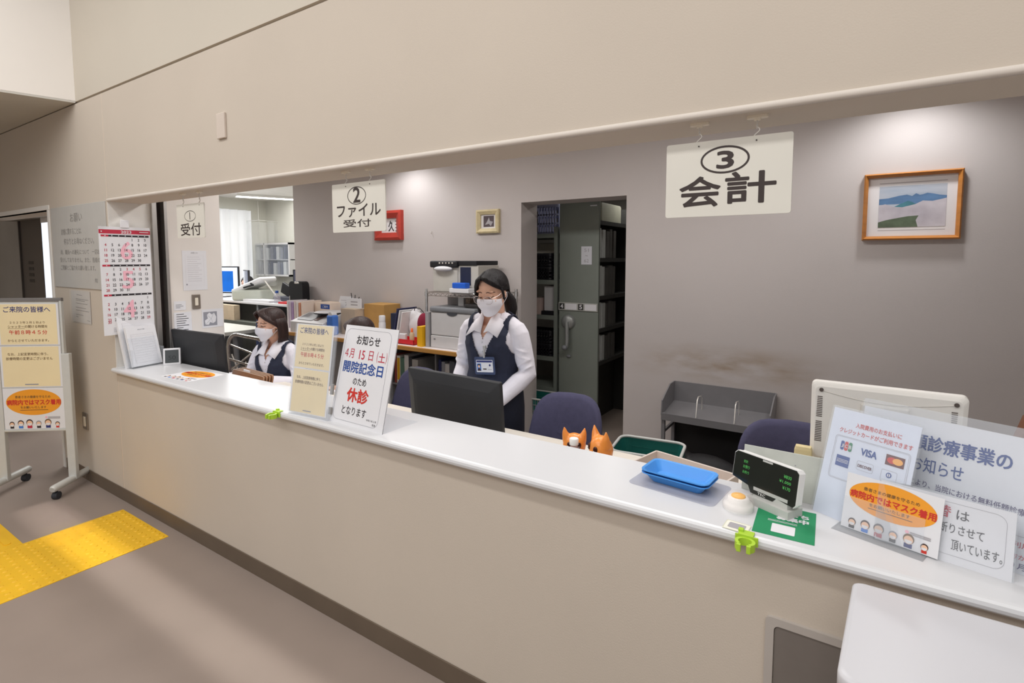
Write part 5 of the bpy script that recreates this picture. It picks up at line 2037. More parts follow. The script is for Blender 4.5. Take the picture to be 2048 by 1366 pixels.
def hand(b, w, d, nrm, side, curl=0.35):
    """five separate fingers; d = along the hand, nrm = back of the hand, side=+1 left hand"""
    d, nrm = V(d).normalized(), V(nrm)
    nrm = (nrm - d * nrm.dot(d)).normalized()
    x = d.cross(nrm) * side        # towards the thumb
    w = V(w)
    b.loft([[w + d * t + x * (hw * cos(a)) + nrm * (th * sin(a)) for a in [2 * pi * i / 14 for i in range(14)]]
            for t, hw, th in ((-0.02, 0.022, 0.016), (0.01, 0.027, 0.014), (0.05, 0.037, 0.013), (0.085, 0.038, 0.011))])
    for k, (off, ln) in enumerate(((0.030, 0.062), (0.010, 0.070), (-0.011, 0.066), (-0.031, 0.052))):
        p = w + d * 0.082 + x * off
        c = curl + 0.05 * k
        p1 = p + (d * cos(c * 0.5) - nrm * sin(c * 0.5)) * ln * 0.45
        p2 = p1 + (d * cos(c * 1.3) - nrm * sin(c * 1.3)) * ln * 0.32
        p3 = p2 + (d * cos(c * 2) - nrm * sin(c * 2)) * ln * 0.25
        b.tube([p - d * 0.012, p, p1, p2, p3], [0.0085, 0.0085, 0.008, 0.0075, 0.0055], 8)
    q = w + d * 0.02 + x * 0.024
    b.tube([q, q + d * 0.022 + x * 0.022 - nrm * 0.006, q + d * 0.05 + x * 0.032 - nrm * 0.014, q + d * 0.07 + x * 0.033 - nrm * 0.02], [0.012, 0.0105, 0.009, 0.0065], 8)


def head_pieces(b):
    b.ball((0, 0.012, 0.035), (0.073, 0.092, 0.085))
    n = 26
    rings = []
    for z, w, f, bk in ((0.06, 0.064, -0.078, 0.03), (0.03, 0.068, -0.085, 0.03), (0.008, 0.068, -0.083, 0.03), (-0.01, 0.068, -0.084, 0.03), (-0.035, 0.066, -0.086, 0.025),
                        (-0.06, 0.060, -0.085, 0.02), (-0.083, 0.049, -0.082, 0.012), (-0.102, 0.034, -0.076, 0.0), (-0.113, 0.018, -0.067, -0.015)):
        ring = []
        for i in range(n):
            a = 2 * pi * i / n
            y = sin(a)
            ring.append((w * cos(a), (-f * y if y < 0 else bk * y) if y >= 0 else f * -y, z))
        rings.append(ring)
    b.loft(rings)
    b.tube([(0, -0.082, 0.012), (0, -0.094, -0.012), (0, -0.104, -0.034), (0, -0.092, -0.043)], [0.007, 0.0085, 0.0115, 0.008], 10)
    for s in (-1, 1):
        b.ball((s * 0.012, -0.092, -0.038), (0.008, 0.009, 0.007))
        b.ball((s * 0.036, -0.073, 0.027), (0.022, 0.012, 0.007))
        b.ball((s * 0.032, -0.074, 0.002), (0.015, 0.011, 0.011))
        b.ball((s * 0.044, -0.064, -0.03), (0.022, 0.018, 0.018))
        b.ball((s * 0.0745, 0.016, -0.008), (0.009, 0.017, 0.029), rot=MX.Rotation(R_(s * 18), 3, 'Z'))
    b.ball((0, -0.084, -0.064), (0.022, 0.009, 0.008))


def cap_hair(L, ell_r, cen, drop_in, n_az=72, n_t=26, wob=0.002):
    """shell of hair; L(az)-> length along the scalp from the crown (1.0 = level with the centre) plus straight drop"""
    rings = []
    rx, ry, rz = ell_r
    for j in range(n_t + 1):
        ring = []
        for i in range(n_az):
            az = 2 * pi * i / n_az
            s = L(az if az <= pi else az - 2 * pi) * j / n_t
            if s <= 1.0:
                e = pi / 2 * (1 - s)
                r, z = cos(e), sin(e) * rz
                k = 1.0
            else:
                r, z = 1.0, -(s - 1.0) * 0.13
                k = 1.0 - drop_in * (s - 1.0) ** 2 + 0.05 * sin(pi * min(1, (s - 1.0)))
            wv = 1 + wob * 9 * NZ.noise(V((az * 9, s * 0.8, 0.3))) + wob * 4 * NZ.noise(V((az * 23, s * 1.2, 4.3)))
            ring.append((cen[0] + rx * r * k * wv * sin(az), cen[1] - ry * r * k * wv * cos(az), cen[2] + z))
        rings.append(ring)
    return rings


def lock(b, pts, wd, th, mi=0):
    """a flat tapering strand"""
    k = len(pts)
    rings = []
    for i, p in enumerate(pts):
        p = V(p)
        t = (V(pts[min(k - 1, i + 1)]) - V(pts[max(0, i - 1)])).normalized()
        out = V((p.x, p.y, 0.25 * p.z)).normalized()
        out = (out - t * out.dot(t)).normalized()
        s = t.cross(out)
        q = i / (k - 1)
        ww = wd * (0.55 + 0.9 * q - 1.25 * q * q) + 0.0012
        rings.append([p + s * (ww * cos(a)) + out * (th * sin(a)) for a in [2 * pi * m / 10 for m in range(10)]])
    b.loft(rings)


def person(name, label, loc, rz, dz, head_yaw, head_pitch, head_fwd, arms, hair, hair_m, seated=False, voxel=0.0055, mask=True, glasses=False, vest=True, badge=False,
           top_m=None, eye_style=0, head_dx=0.0):
    t = thing(name, label, 'person', loc, rz)
    HC = V((head_dx, -0.03 - head_fwd, 1.432 + dz - head_fwd * 0.35))
    HR = MX.Rotation(R_(head_yaw), 3, 'Z') @ MX.Rotation(R_(head_pitch), 3, 'X')
    HM = MX.Translation(HC) @ HR.to_4x4() @ MX.Scale(0.95, 4)
    # body
    b = MB()
    torso(b, dz, -0.012)
    b.tube([(0, 0.02, 1.22 + dz), (head_dx * 0.5, 0.012, 1.29 + dz), HM @ V((0, 0.022, -0.065)), HM @ V((0, 0.02, 0.0))], [0.062, 0.047, 0.047, 0.055], 16)
    for s, (el, wr, hd, nr) in zip((1, -1), arms):
        sh = V((s * 0.165, 0.004, 1.195 + dz))
        el, wr = V(el), V(wr)
        b.tube([sh, sh.lerp(el, 0.5), el, el.lerp(wr, 0.35), wr], [0.044, 0.038, 0.033, 0.032, 0.023], 14)
        hand(b, wr, hd, nr, s)
    if seated:
        for s in (-1, 1):
            b.tube([(s * 0.085, 0.0, 0.89 + dz), (s * 0.10, -0.12, 0.85 + dz), (s * 0.11, -0.40, 0.505), (s * 0.11, -0.42, 0.40), (s * 0.11, -0.40, 0.09)], [0.095, 0.085, 0.058, 0.055, 0.036], 14)
            b.tube([(s * 0.11, -0.37, 0.05), (s * 0.11, -0.45, 0.04), (s * 0.11, -0.57, 0.028)], [0.035, 0.036, 0.022], 12)
    else:
        for s in (-1, 1):
            b.tube([(s * 0.085, 0.0, 0.88), (s * 0.085, 0.005, 0.70), (s * 0.08, 0.0, 0.47), (s * 0.08, 0.015, 0.34), (s * 0.075, 0.02, 0.09)], [0.095, 0.083, 0.055, 0.052, 0.036], 14)
            b.tube([(s * 0.075, 0.045, 0.045), (s * 0.08, -0.05, 0.04), (s * 0.085, -0.16, 0.025)], [0.035, 0.036, 0.02], 12)
    b.M = HM
    head_pieces(b)
    b.M = MX.Identity(4)
    body = solid(b, voxel, 2)
    body.build('body', SKIN, t)
    bv = BVHTree.FromPolygons([V(v) for v in body.v], body.f)

    def on_face(x, z, lift):
        o, d = HM @ V((x, -0.3, z)), HR @ V((0, 1, 0))
        h = bv.ray_cast(o, d)
        p = h[0] if h[0] is not None else HM @ V((x, -0.08, z))
        return p - d * lift

    # eyes and brows
    for s in (-1, 1):
        b = MB()
        pts = []
        for k in range(9):
            q = k / 8
            x = s * (0.019 + 0.029 * q)
            z = (-0.004 - 0.0045 * sin(pi * q) + 0.002 * q) if eye_style == 0 else (0.0 + 0.0045 * sin(pi * q) - 0.003 * q)
            pts.append(on_face(x, z, 0.0006))
        b.tube(pts, [0.0010 + 0.0018 * sin(pi * (k + 0.6) / 9.2) for k in range(9)], 6)
        b.build('eyelashes', LASH, t)
        b = MB()
        pts = [on_face(s * (0.014 + 0.040 * k / 8), 0.021 + 0.006 * sin(pi * (k / 8) ** 0.8) - 0.003 * (k / 8), 0.0002) for k in range(9)]
        b.tube(pts, [0.0012 + 0.0016 * sin(pi * (k + 1.2) / 10) for k in range(9)], 6)
        b.build('eyebrow', BROW, t)

    if mask:
        b = MB()
        nu, nv = 25, 17
        g = []
        for j in range(nv):
            v = j / (nv - 1)
            row = []
            for i in range(nu):
                u = -1 + 2 * i / (nu - 1)
                a = u * R_(80)
                ry = 0.100 + 0.020 * sin(pi * min(1, v * 1.25 + 0.12)) ** 1.0 - 0.016 * v ** 2
                if v < 0.3:
                    ry += 0.004 * (1 - v / 0.3) * max(0, 1 - abs(u) * 3)
                w = 0.0745 + 0.002 * sin(pi * v) - 0.013 * v ** 2.4
                zt = -0.006 - 0.022 * abs(u) ** 1.4
                zb = -0.122 + 0.046 * abs(u) ** 2.2
                pl = 0.0016 * sin(v * 6 * pi) * (1 - u * u) * (1 if 0.1 < v < 0.9 else 0)
                row.append(HM @ V((w * sin(a), -(ry + pl) * cos(a) ** 0.8 + 0.004, zt + (zb - zt) * v)))
            g.append(row)
        vs = [p for r in g for p in r]
        fs = [(j * nu + i, j * nu + i + 1, (j + 1) * nu + i + 1, (j + 1) * nu + i) for j in range(nv - 1) for i in range(nu - 1)]
        b.add(vs, fs, 0, True)
        mo = b.build('face_mask', MASKW, t)
        sm = mo.modifiers.new('thickness', 'SOLIDIFY')
        sm.thickness = 0.0012
        for s in (-1, 1):
            b = MB()
            for v_, z0 in ((0.04, -0.004), (0.96, -0.03)):
                k = int(v_ * (nv - 1))
                p0 = g[k][nu - 1 if s > 0 else 0]
                b.tube([p0, p0.lerp(HM @ V((s * 0.081, 0.018, z0)), 0.5) + HR @ V((s * 0.004, 0, 0)), HM @ V((s * 0.083, 0.022, z0)), HM @ V((s * 0.079, 0.034, -0.008))], 0.0014, 5)
            b.build('ear_loop', MASKW, t)

    if glasses:
        b = MB()
        for s in (-1, 1):
            b.tube([HM @ V((s * 0.035 + 0.027 * cos(a), -0.114 + 0.012 * abs(s * 0.035 + 0.027 * cos(a)) / 0.06, -0.014 + 0.023 * sin(a))) for a in [2 * pi * k / 24 for k in range(24)]], 0.0011, 6, closed=True)
            b.tube([HM @ V((s * 0.058, -0.102, -0.004)), HM @ V((s * 0.076, -0.06, 0.0)), HM @ V((s * 0.081, 0.015, 0.014))], 0.0012, 6)
        b.tube([HM @ V((-0.010, -0.113, -0.006)), HM @ V((0, -0.116, -0.003)), HM @ V((0.010, -0.113, -0.006))], 0.0011, 6)
        gl = b.build('glasses_frame', mat('glasses_silver', (214, 200, 196), 0.25, 0.8), t)
        for s in (-1, 1):
            b = MB()
            b.poly([HM @ V((s * 0.035 + 0.0265 * cos(a), -0.114 + 0.012 * abs(s * 0.035 + 0.0265 * cos(a)) / 0.06, -0.014 + 0.0225 * sin(a))) for a in [2 * pi * k / 24 for k in range(24)]])
            b.build('lens', clear_mat('lens_clear', (250, 248, 252), 0.05, 0.15), gl)

    # hair
    b = MB()
    b.M = HM
    for r in hair(b):
        pass
    ho = b.build('hair', hair_m, t)
    sm = ho.modifiers.new('thickness', 'SOLIDIFY')
    sm.thickness = 0.004
    sm.offset = -1

    # shirt
    b = MB()
    torso(b, dz, 0.0)
    for s, (el, wr, hd, nr) in zip((1, -1), arms):
        sh = V((s * 0.165, 0.004, 1.195 + dz))
        el, wr = V(el), V(wr)
        we = el.lerp(wr, 0.90)
        b.tube([sh, sh.lerp(el, 0.3), sh.lerp(el, 0.7), el, el.lerp(wr, 0.25), el.lerp(wr, 0.7), we], [0.054, 0.055, 0.052, 0.050, 0.051, 0.043, 0.036], 16)
        b.tube([V((s * 0.125, 0.006, 1.222 + dz)), V((s * 0.15, 0.005, 1.212 + dz)), sh.lerp(el, 0.06)], [0.050, 0.053, 0.055], 16)
        # soft folds of the sleeve
        for q in (0.38, 0.55, 0.72, 0.88):
            cc = sh.lerp(el, q) if q < 1 else el
            b.ball(cc + V((s * 0.004, -0.012, 0)), (0.052, 0.050, 0.012), nu=14, nv=8, rot=MX.Rotation(R_(s * (20 - 50 * (q > 0.6))), 3, 'Y'))
        b.tube([el.lerp(wr, 0.84), el.lerp(wr, 0.95)], [0.034, 0.035], 16)
    sh_ = solid(b, voxel * 1.1, 2)
    keep = []
    for f in sh_.f:
        c = V((0, 0, 0))
        for i in f:
            c += V(sh_.v[i])
        c /= len(f)
        z = c.z - dz
        inv = c.y < -0.02 and z > 1.165 and abs(c.x) < 0.055 * (z - 1.165) / 0.10
        top = z > 1.262 and math.hypot(c.x, c.y - 0.015) < 0.075
        if not (inv or top):
            keep.append(f)
    sh_.f = keep
    sh_.m, sh_.s = [0] * len(keep), [True] * len(keep)
    sh_.build('shirt', top_m or SHIRT, t)
    if top_m is None:
        b = MB()
        n = 20
        st_, bt = [], []
        for i in range(n + 1):
            a = R_(-58 + (360 - 64) * i / n) - 0.0
            st_.append(V((0.060 * cos(a), 0.014 + 0.056 * sin(a) + 0.0, 1.305 + dz - 0.014 * max(0, -sin(a)))))
            bt.append(V((0.072 * cos(a), 0.012 + 0.066 * sin(a), 1.262 + dz - 0.02 * max(0, -sin(a)))))
        vs = st_ + bt
        b.add(vs, [(i, i + 1, n + 2 + i, n + 1 + i) for i in range(n)], 0, True)
        for s in (-1, 1):
            pts = [(s * 0.024, -0.056, 1.276), (s * 0.052, -0.036, 1.306), (s * 0.070, 0.014, 1.300), (s * 0.104, -0.030, 1.262), (s * 0.102, -0.122, 1.180), (s * 0.046, -0.124, 1.214), (s * 0.010, -0.112, 1.200)]
            pts = [V((x, y, z + dz)) for x, y, z in pts]
            c = V((s * 0.058, -0.082, 1.254 + dz))
            b.add(pts + [c], [(i, (i + 1) % 7, 7) for i in range(7)], 0, True)
        co = b.build('collar', mat('collar_white', (240, 236, 242), 0.8, var=0.01), t)
        sm = co.modifiers.new('thickness', 'SOLIDIFY')
        sm.thickness = 0.004
        b = MB()
        for k in range(3):
            b.ball((0.0, -0.117 + 0.004 * k, 1.15 - 0.05 * k + dz), (0.005, 0.003, 0.005), nu=10, nv=6)
        b.build('shirt_buttons', PAPER, t)
    # vest from an inflated torso
    if vest:
        b = MB()
        torso(b, dz, 0.007, 0.86)
        vt = solid(b, voxel * 1.1, 2)
        keep = []
        for f in vt.f:
            c = V((0, 0, 0))
            for i in f:
                c += V(vt.v[i])
            c /= len(f)
            z = c.z - dz
            vneck = c.y < 0.02 and z > 1.055 and abs(c.x) < 0.012 + 0.088 * (z - 1.055) / 0.20
            arm = abs(c.x) > 0.128 and z > 1.085 and ((z - 1.20) / 0.125) ** 2 + (c.y / 0.085) ** 2 < 1.0
            arm = arm or abs(c.x) > 0.150 and z > 1.10 or abs(c.x) > 0.138 and z > 1.18
            top = z > 1.25 and math.hypot(c.x, c.y - 0.02) < 0.085
            hem = z < 0.875
            if not (vneck or arm or top or hem):
                keep.append(f)
        vt.f = keep
        vt.m, vt.s = [0] * len(keep), [True] * len(keep)
        vo = vt.build('vest', VEST, t)
        sm = vo.modifiers.new('thickness', 'SOLIDIFY')
        sm.thickness = 0.005
        sm.offset = 1
        b = MB()
        for k in range(3):
            b.ball((0.012, -0.118 + 0.008 * k, 1.02 - 0.055 * k + dz), (0.005, 0.003, 0.005), nu=10, nv=6)
        b.build('vest_buttons', NAVYP, t)
    # skirt and shoes
    b = MB()
    if seated:
        for s in (-1, 1):
            b.tube([(s * 0.08, 0.02, 0.93 + dz), (s * 0.09, -0.10, 0.86 + dz), (s * 0.10, -0.38, 0.515)], [0.115, 0.105, 0.078], 16)
        b.ball((0, 0.0, 0.92 + dz), (0.175, 0.125, 0.10))
        solid(b, 0.009, 3).build('skirt', SKIRT, t)
    else:
        rings = []
        for z, w, d in ((0.40, 0.185, 0.14), (0.60, 0.188, 0.14), (0.78, 0.19, 0.135), (0.86, 0.184, 0.128), (0.95, 0.155, 0.110), (0.975, 0.146, 0.102)):
            rings.append([(w * cos(a), d * sin(a), z) for a in [2 * pi * i / 32 for i in range(32)]])
        b.loft(rings)
        b.build('skirt', SKIRT, t)
    for s in (-1, 1):
        b = MB()
        if seated:
            b.tube([(s * 0.11, -0.35, 0.04), (s * 0.11, -0.45, 0.04), (s * 0.11, -0.59, 0.03)], [0.042, 0.044, 0.028], 14)
        else:
            b.tube([(s * 0.075, 0.065, 0.042), (s * 0.08, -0.05, 0.042), (s * 0.085, -0.18, 0.028)], [0.04, 0.044, 0.026], 14)
        b.build('shoe', SHOE, t)
    if badge:
        M = MX.Translation((0.03, -0.138, 1.075 + dz)) @ MX.Rotation(R_(-5), 4, 'Y')
        b = MB()
        b.M = M
        b.prism(rrect(0.128, 0.096, 0.008, 4, -0.064, -0.096), -0.0035, 0)
        bo = b.build('badge_holder', mat('badge_navy', (58, 68, 100), 0.35, var=0.05), t)
        b = MB()
        b.M = M
        b.prism(rrect(0.106, 0.066, 0.003, 3, -0.053, -0.083), -0.0042, -0.0034)
        b.rect(-0.050, -0.030, 0.050, -0.020, -0.0046, 1)
        b.rect(-0.048, -0.076, -0.022, -0.036, -0.0046, 2)
        b.flat(ell(0.0075, 0.009, 16, -0.035, -0.050), -0.0052, 3)
        b.flat([(-0.043, -0.056), (-0.044, -0.042), (-0.035, -0.038), (-0.026, -0.042), (-0.027, -0.056), (-0.029, -0.048), (-0.035, -0.044), (-0.041, -0.048)], -0.0055, 4)
        b.flat([(-0.047, -0.076), (-0.043, -0.064), (-0.035, -0.060), (-0.027, -0.064), (-0.023, -0.076)], -0.0050, 4)
        b.line(-0.01, -0.066, 0.012, -0.066, 0.006, -0.0046, 4)
        b.line(0.02, -0.068, 0.046, -0.068, 0.003, -0.0046, 5)
        b.flat(ell(0.006, 0.006, 12, 0.034, -0.045), -0.0046, 1)
        b.build('badge_card', [PAPER, INKN, BLUEP, SKIN_P, HAIR_P, INKG], bo)
        b = MB()
        b.M = M
        b.tube([(0.0, -0.002, -0.004), (0.004, -0.006, 0.02), (0.008, -0.004, 0.046)], [0.006, 0.005, 0.005], 8)
        b.box((0.0, -0.009, 0.04), (0.017, 0.004, 0.062), 0.003)
        b.build('badge_clip', mat('clip_steel', (186, 184, 182), 0.35, 0.5), bo)
    return t


def sstep(a, c, x):
    q = max(0.0, min(1.0, (x - a) / (c - a)))
    return q * q * (3 - 2 * q)


def hair_tail(b):
    def L(az):
        a = abs(az)
        base_ = 0.60 + 0.33 * sstep(0.25, 1.0, a) + 0.02 * sstep(1.0, 1.5, a) + 0.50 * sstep(1.55, 2.2, a)
        return base_
    b.loft(cap_hair(L, (0.083, 0.104, 0.096), (0, 0.016, 0.032), 0.25), cap=False)
    # fringe swept to both sides from a parting
    for s in (-1, 1):
        for k in range(9):
            q = k / 8
            x0 = -0.010 + s * 0.003
            if s > 0:
                pts = [(x0, -0.072 + 0.05 * q, 0.108 + 0.014 * q), (0.030 + 0.006 * q, -0.080 + 0.055 * q, 0.094 + 0.010 * q), (0.060 + 0.004 * q, -0.056 + 0.055 * q, 0.064 + 0.010 * q),
                       (0.078 + 0.003 * q, -0.016 + 0.040 * q, 0.032 + 0.012 * q), (0.083, 0.026 + 0.02 * q, 0.012)]
            else:
                pts = [(x0, -0.072 + 0.05 * q, 0.108 + 0.014 * q), (-0.036 - 0.006 * q, -0.082 + 0.05 * q, 0.088 + 0.012 * q), (-0.064 - 0.003 * q, -0.064 + 0.05 * q, 0.050),
                       (-0.0795, -0.044 + 0.045 * q, 0.010), (-0.081, -0.036 + 0.05 * q, -0.035 + 0.03 * q)]
            lock(b, pts, 0.014, 0.004)
    lock(b, [(-0.072, -0.058, 0.030), (-0.0795, -0.050, 0.0), (-0.081, -0.046, -0.04), (-0.079, -0.044, -0.08), (-0.076, -0.042, -0.115)], 0.011, 0.0035)
    lock(b, [(0.0785, -0.022, 0.034), (0.082, -0.014, 0.012), (0.082, -0.010, -0.012), (0.079, -0.008, -0.034)], 0.004, 0.002)
    # ponytail
    rings = []
    for p, r in (((0.0, 0.100, -0.028), 0.026), ((0.012, 0.122, -0.045), 0.030), ((0.03, 0.130, -0.09), 0.036), ((0.04, 0.118, -0.14), 0.033), ((0.045, 0.10, -0.18), 0.022), ((0.048, 0.09, -0.205), 0.006)):
        rings.append([(p[0] + r * cos(a), p[1] + r * 0.8 * sin(a), p[2]) for a in [2 * pi * i / 18 for i in range(18)]])
    b.loft(rings)
    return ()


def hair_bob(b):
    def L(az):
        a = abs(az)
        return 0.60 + 0.36 * sstep(0.35, 1.1, a) + 1.00 * sstep(1.28, 1.72, a) - 0.05 * sstep(2.2, 3.1, a)
    b.loft(cap_hair(L, (0.084, 0.107, 0.097), (0, 0.018, 0.032), 0.14, n_az=96, n_t=30), cap=False)
    for s in (-1, 1):
        for k in range(9):
            q = k / 8
            x0 = -0.018 + s * 0.003
            pts = [(x0, -0.074 + 0.05 * q, 0.110 + 0.013 * q), (x0 + s * (0.036 + 0.006 * q), -0.084 + 0.05 * q, 0.092 + 0.010 * q), (s * (0.064 + 0.004 * q), -0.062 + 0.05 * q, 0.056 + 0.008 * q),
                   (s * (0.0805 + 0.002 * q), -0.022 + 0.034 * q, 0.022), (s * 0.086, 0.012 + 0.03 * q, -0.012)]
            lock(b, pts, 0.013, 0.0035)
        for k in range(7):
            y = 0.022 + 0.011 * k
            lock(b, [(s * 0.083, y - 0.012, 0.045), (s * 0.0875, y, 0.0), (s * 0.088, y + 0.002, -0.05), (s * 0.084, y + 0.002, -0.10), (s * 0.074, y - 0.006, -0.138)], 0.011, 0.003)
    return ()


def hair_short(b):
    def L(az):
        a = abs(az)
        return 0.62 + 0.40 * sstep(0.4, 1.2, a) + 0.55 * sstep(1.5, 2.1, a)
    b.loft(cap_hair(L, (0.084, 0.104, 0.096), (0, 0.016, 0.032), 0.2), cap=False)
    return ()


person('person', 'standing woman in glasses and white mask wearing a navy vest and name badge', (-1.695, 0.965, 0), R_(3), 0.0, 0, 15, 0.035,
       [((0.212, 0.02, 0.975), (0.10, -0.20, 0.815), (-0.35, -0.9, -0.2), (0.2, -0.2, 1)), ((-0.212, 0.02, 0.975), (-0.12, -0.22, 0.81), (0.3, -0.9, -0.2), (-0.2, -0.2, 1))],
       hair_tail, HAIRK, glasses=True, badge=True, eye_style=0, head_dx=0.035)

person('person', 'seated woman with a brown bob and white mask behind the left part of the counter', (-3.63, 0.885, 0), R_(12), -0.305, -16, 4, 0.025,
       [((0.245, -0.02, 0.68), (0.02, -0.26, 0.745), (-0.9, -0.3, 0.0), (0, 0, 1)), ((-0.235, -0.04, 0.68), (-0.28, -0.28, 0.745), (-0.3, -0.95, 0.0), (0, 0, 1))],
       hair_bob, HAIRB, seated=True, eye_style=1)

person('person', 'seated woman of whom only the dark brown hair shows above the white notice', (-2.955, 1.17, 0), R_(-60), -0.365, 0, 16, 0.03,
       [((0.245, -0.02, 0.60), (0.10, -0.24, 0.64), (-0.5, -0.8, 0.0), (0, 0, 1)), ((-0.245, -0.02, 0.60), (-0.10, -0.24, 0.64), (0.5, -0.8, 0.0), (0, 0, 1))],
       hair_bob, HAIRB, seated=True, voxel=0.008)

person('person', 'distant seated person with dark hair far back in the office behind a monitor', (-8.0, 3.30, 0), R_(-20), -0.21, 40, 12, 0.03,
       [((0.245, -0.02, 0.75), (0.14, -0.26, 0.78), (-0.2, -0.9, 0.0), (0, 0, 1)), ((-0.245, -0.02, 0.75), (-0.14, -0.26, 0.78), (0.2, -0.9, 0.0), (0, 0, 1))],
       hair_short, HAIRK, seated=True, voxel=0.011, vest=False, top_m=mat('top_dark', (60, 62, 70), 0.9, var=0.05))

# brown folders on the inner edge by the seated woman
FOLD = mat('folder_brown', (150, 104, 72), 0.6, var=0.06)
FOLDR = mat('folder_rim', (232, 210, 190), 0.6, var=0.02)
for k in range(4):
    b = MB()
    b.M = MX.Rotation(R_(-12), 4, 'X')
    b.prism(rrect(0.40, 0.16, 0.018, 4, 0, 0), 0, 0.007)
    b.outline(rrect(0.40, 0.16, 0.018, 4, 0, 0), 0.003, -0.0005, 1)
    o = b.build('brown_folder', [FOLD, FOLDR], None, (-3.43, 0.405 + 0.020 * k, 0.721), R_(-4))
    tag(o, ['front of the four brown folders standing behind the counter edge', 'second of the four brown folders from the counter edge', 'third of the four brown folders from the counter edge', 'rearmost of the four brown folders, nearest the seated woman'][k], 'folder', 'brown folders beside the seated woman')
b = MB()
b.box((0, 0, 0), (0.075, 0.006, 0.075), 0.001)
o = b.build('paper_slip', PAPER, None, (-3.30, 0.436, 0.812), R_(-4))
tag(o, 'white paper slips sticking out of the brown folders', 'slip')

# ================================================================ BACK OFFICE (past the side pier)
OH = 1.03
t = thing('ceiling_light', 'long bright ceiling light in the back office', 'ceiling light', (0, 0, 0))
a, c = at(472, 388, Z=2.65), at(590, 395, Z=2.65)
d = (c - a).normalized()
n = V((-d.y, d.x, 0))
b = MB()
q = [a - n * 0.12, c - n * 0.12, c + n * 0.12, a + n * 0.12]
b.loft([[(p.x, p.y, 2.61) for p in q], [(p.x, p.y, 2.65) for p in q]], sm=False)
b.build('housing', WHITEP, t)
b = MB()
b.poly([(p.x, p.y, 2.608) for p in [a - n * 0.10, a + n * 0.10, c + n * 0.10, c - n * 0.10]])
b.build('diffuser', mat('lamp_diffuser', (255, 255, 255), 0.5, var=0, emit=(255, 252, 246), estr=5.0), t)

# window curtain on the left wall
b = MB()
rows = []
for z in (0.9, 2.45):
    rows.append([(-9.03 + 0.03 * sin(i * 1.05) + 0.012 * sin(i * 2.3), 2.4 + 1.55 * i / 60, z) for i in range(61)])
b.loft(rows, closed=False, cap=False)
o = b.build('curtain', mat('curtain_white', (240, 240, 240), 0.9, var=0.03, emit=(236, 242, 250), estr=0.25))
tag(o, 'white pleated curtain at the far left of the back office', 'curtain')

# clear vinyl partition hung from the ceiling
zB = 2.26
B_ = at(517, 441, Z=zB)
A_ = at(425, 448, Z=zB)
C_ = at(602, 448.5, Z=zB)
t = thing('vinyl_partition', 'clear vinyl sheet partition hanging in the back office', 'partition', (0, 0, 0))
for p0, p1, nm in ((A_, B_, 'sheet'), (B_, C_, 'sheet')):
    b = MB()
    dd = (p1 - p0)
    nn_ = V((-dd.y, dd.x, 0)).normalized()
    rows = []
    for j in range(15):
        zz = zB - 1.14 * j / 14
        row = []
        for i in range(49):
            f = i / 48
            wv = (0.02 + 0.02 * j / 14) * sin(f * 34 + 0.5 * sin(j * 0.6)) + 0.02 * NZ.noise(V((f * 8, j * 0.35, p0.x)))
            sag = -0.025 * abs(sin(f * pi * 4)) * (1 - j / 14)
            q = p0 + dd * f + nn_ * wv
            row.append((q.x, q.y, zz + sag))
        rows.append(row)
    b.loft(rows, closed=False, cap=False)
    b.build(nm, clear_mat('vinyl_clear', (250, 252, 252), 0.24, 0.08), t)
    b = MB()
    b.cyl(p0 + V((0, 0, 0.005)), p1 + V((0, 0, 0.005)), 0.005, n=6)
    b.build('rail', WHITEP, t)
for f in (0.0, 0.55):
    p = B_ + (C_ - B_) * f
    b = MB()
    b.cyl((p.x, p.y, zB), (p.x, p.y, 2.65), 0.0022, n=5)
    b.build('hanger_wire', WHITEP, t)

# wall cabinet with glass doors
t = thing('wall_cabinet', 'grey glass-door cabinet on the far office wall behind the vinyl sheet', 'cabinet', (-8.85, 4.11, 1.30))
b = MB()
b.box((-0.75, 0.14, 0), (0.75, 0.16, 0.58)); b.box((-0.75, -0.06, 0), (0.75, 0.16, 0.03)); b.box((-0.75, -0.06, 0.55), (0.75, 0.16, 0.58)); b.box((-0.75, -0.04, 0.28), (0.75, 0.16, 0.295))
for x in (-0.75, 0.0, 0.72):
    b.box((x, -0.06, 0), (x + 0.03, 0.16, 0.58))
b.build('carcass', LGREY, t)
for x0 in (-0.72, 0.03):
    b = MB()
    b.box((x0, -0.068, 0.03), (x0 + 0.69, -0.062, 0.55))
    b.build('glass_door', clear_mat('cabinet_glass', (200, 206, 216), 0.14, 0.08), t)
k = 0
for z in (0.03, 0.295):
    x = -0.70
    while x < 0.62:
        wk = 0.045 + 0.02 * ((k * 5) % 3)
        if not (-0.08 < x < 0.04):
            b = MB(); b.box((0, 0, 0), (wk - 0.004, 0.16, 0.20 + 0.02 * (k % 2)))
            o = b.build('binder', mat(('binder_slate', 'binder_white', 'binder_grey')[k % 3], ((84, 88, 108), (216, 216, 212), (140, 142, 150))[k % 3], 0.6, var=0.05), None, (-8.85 + x, 4.075, 1.30 + z))
            tag(o, 'binder in the glass-door cabinet far back in the office', 'binder', 'binders in the office cabinet')
        x += wk * 1.5
        k += 1

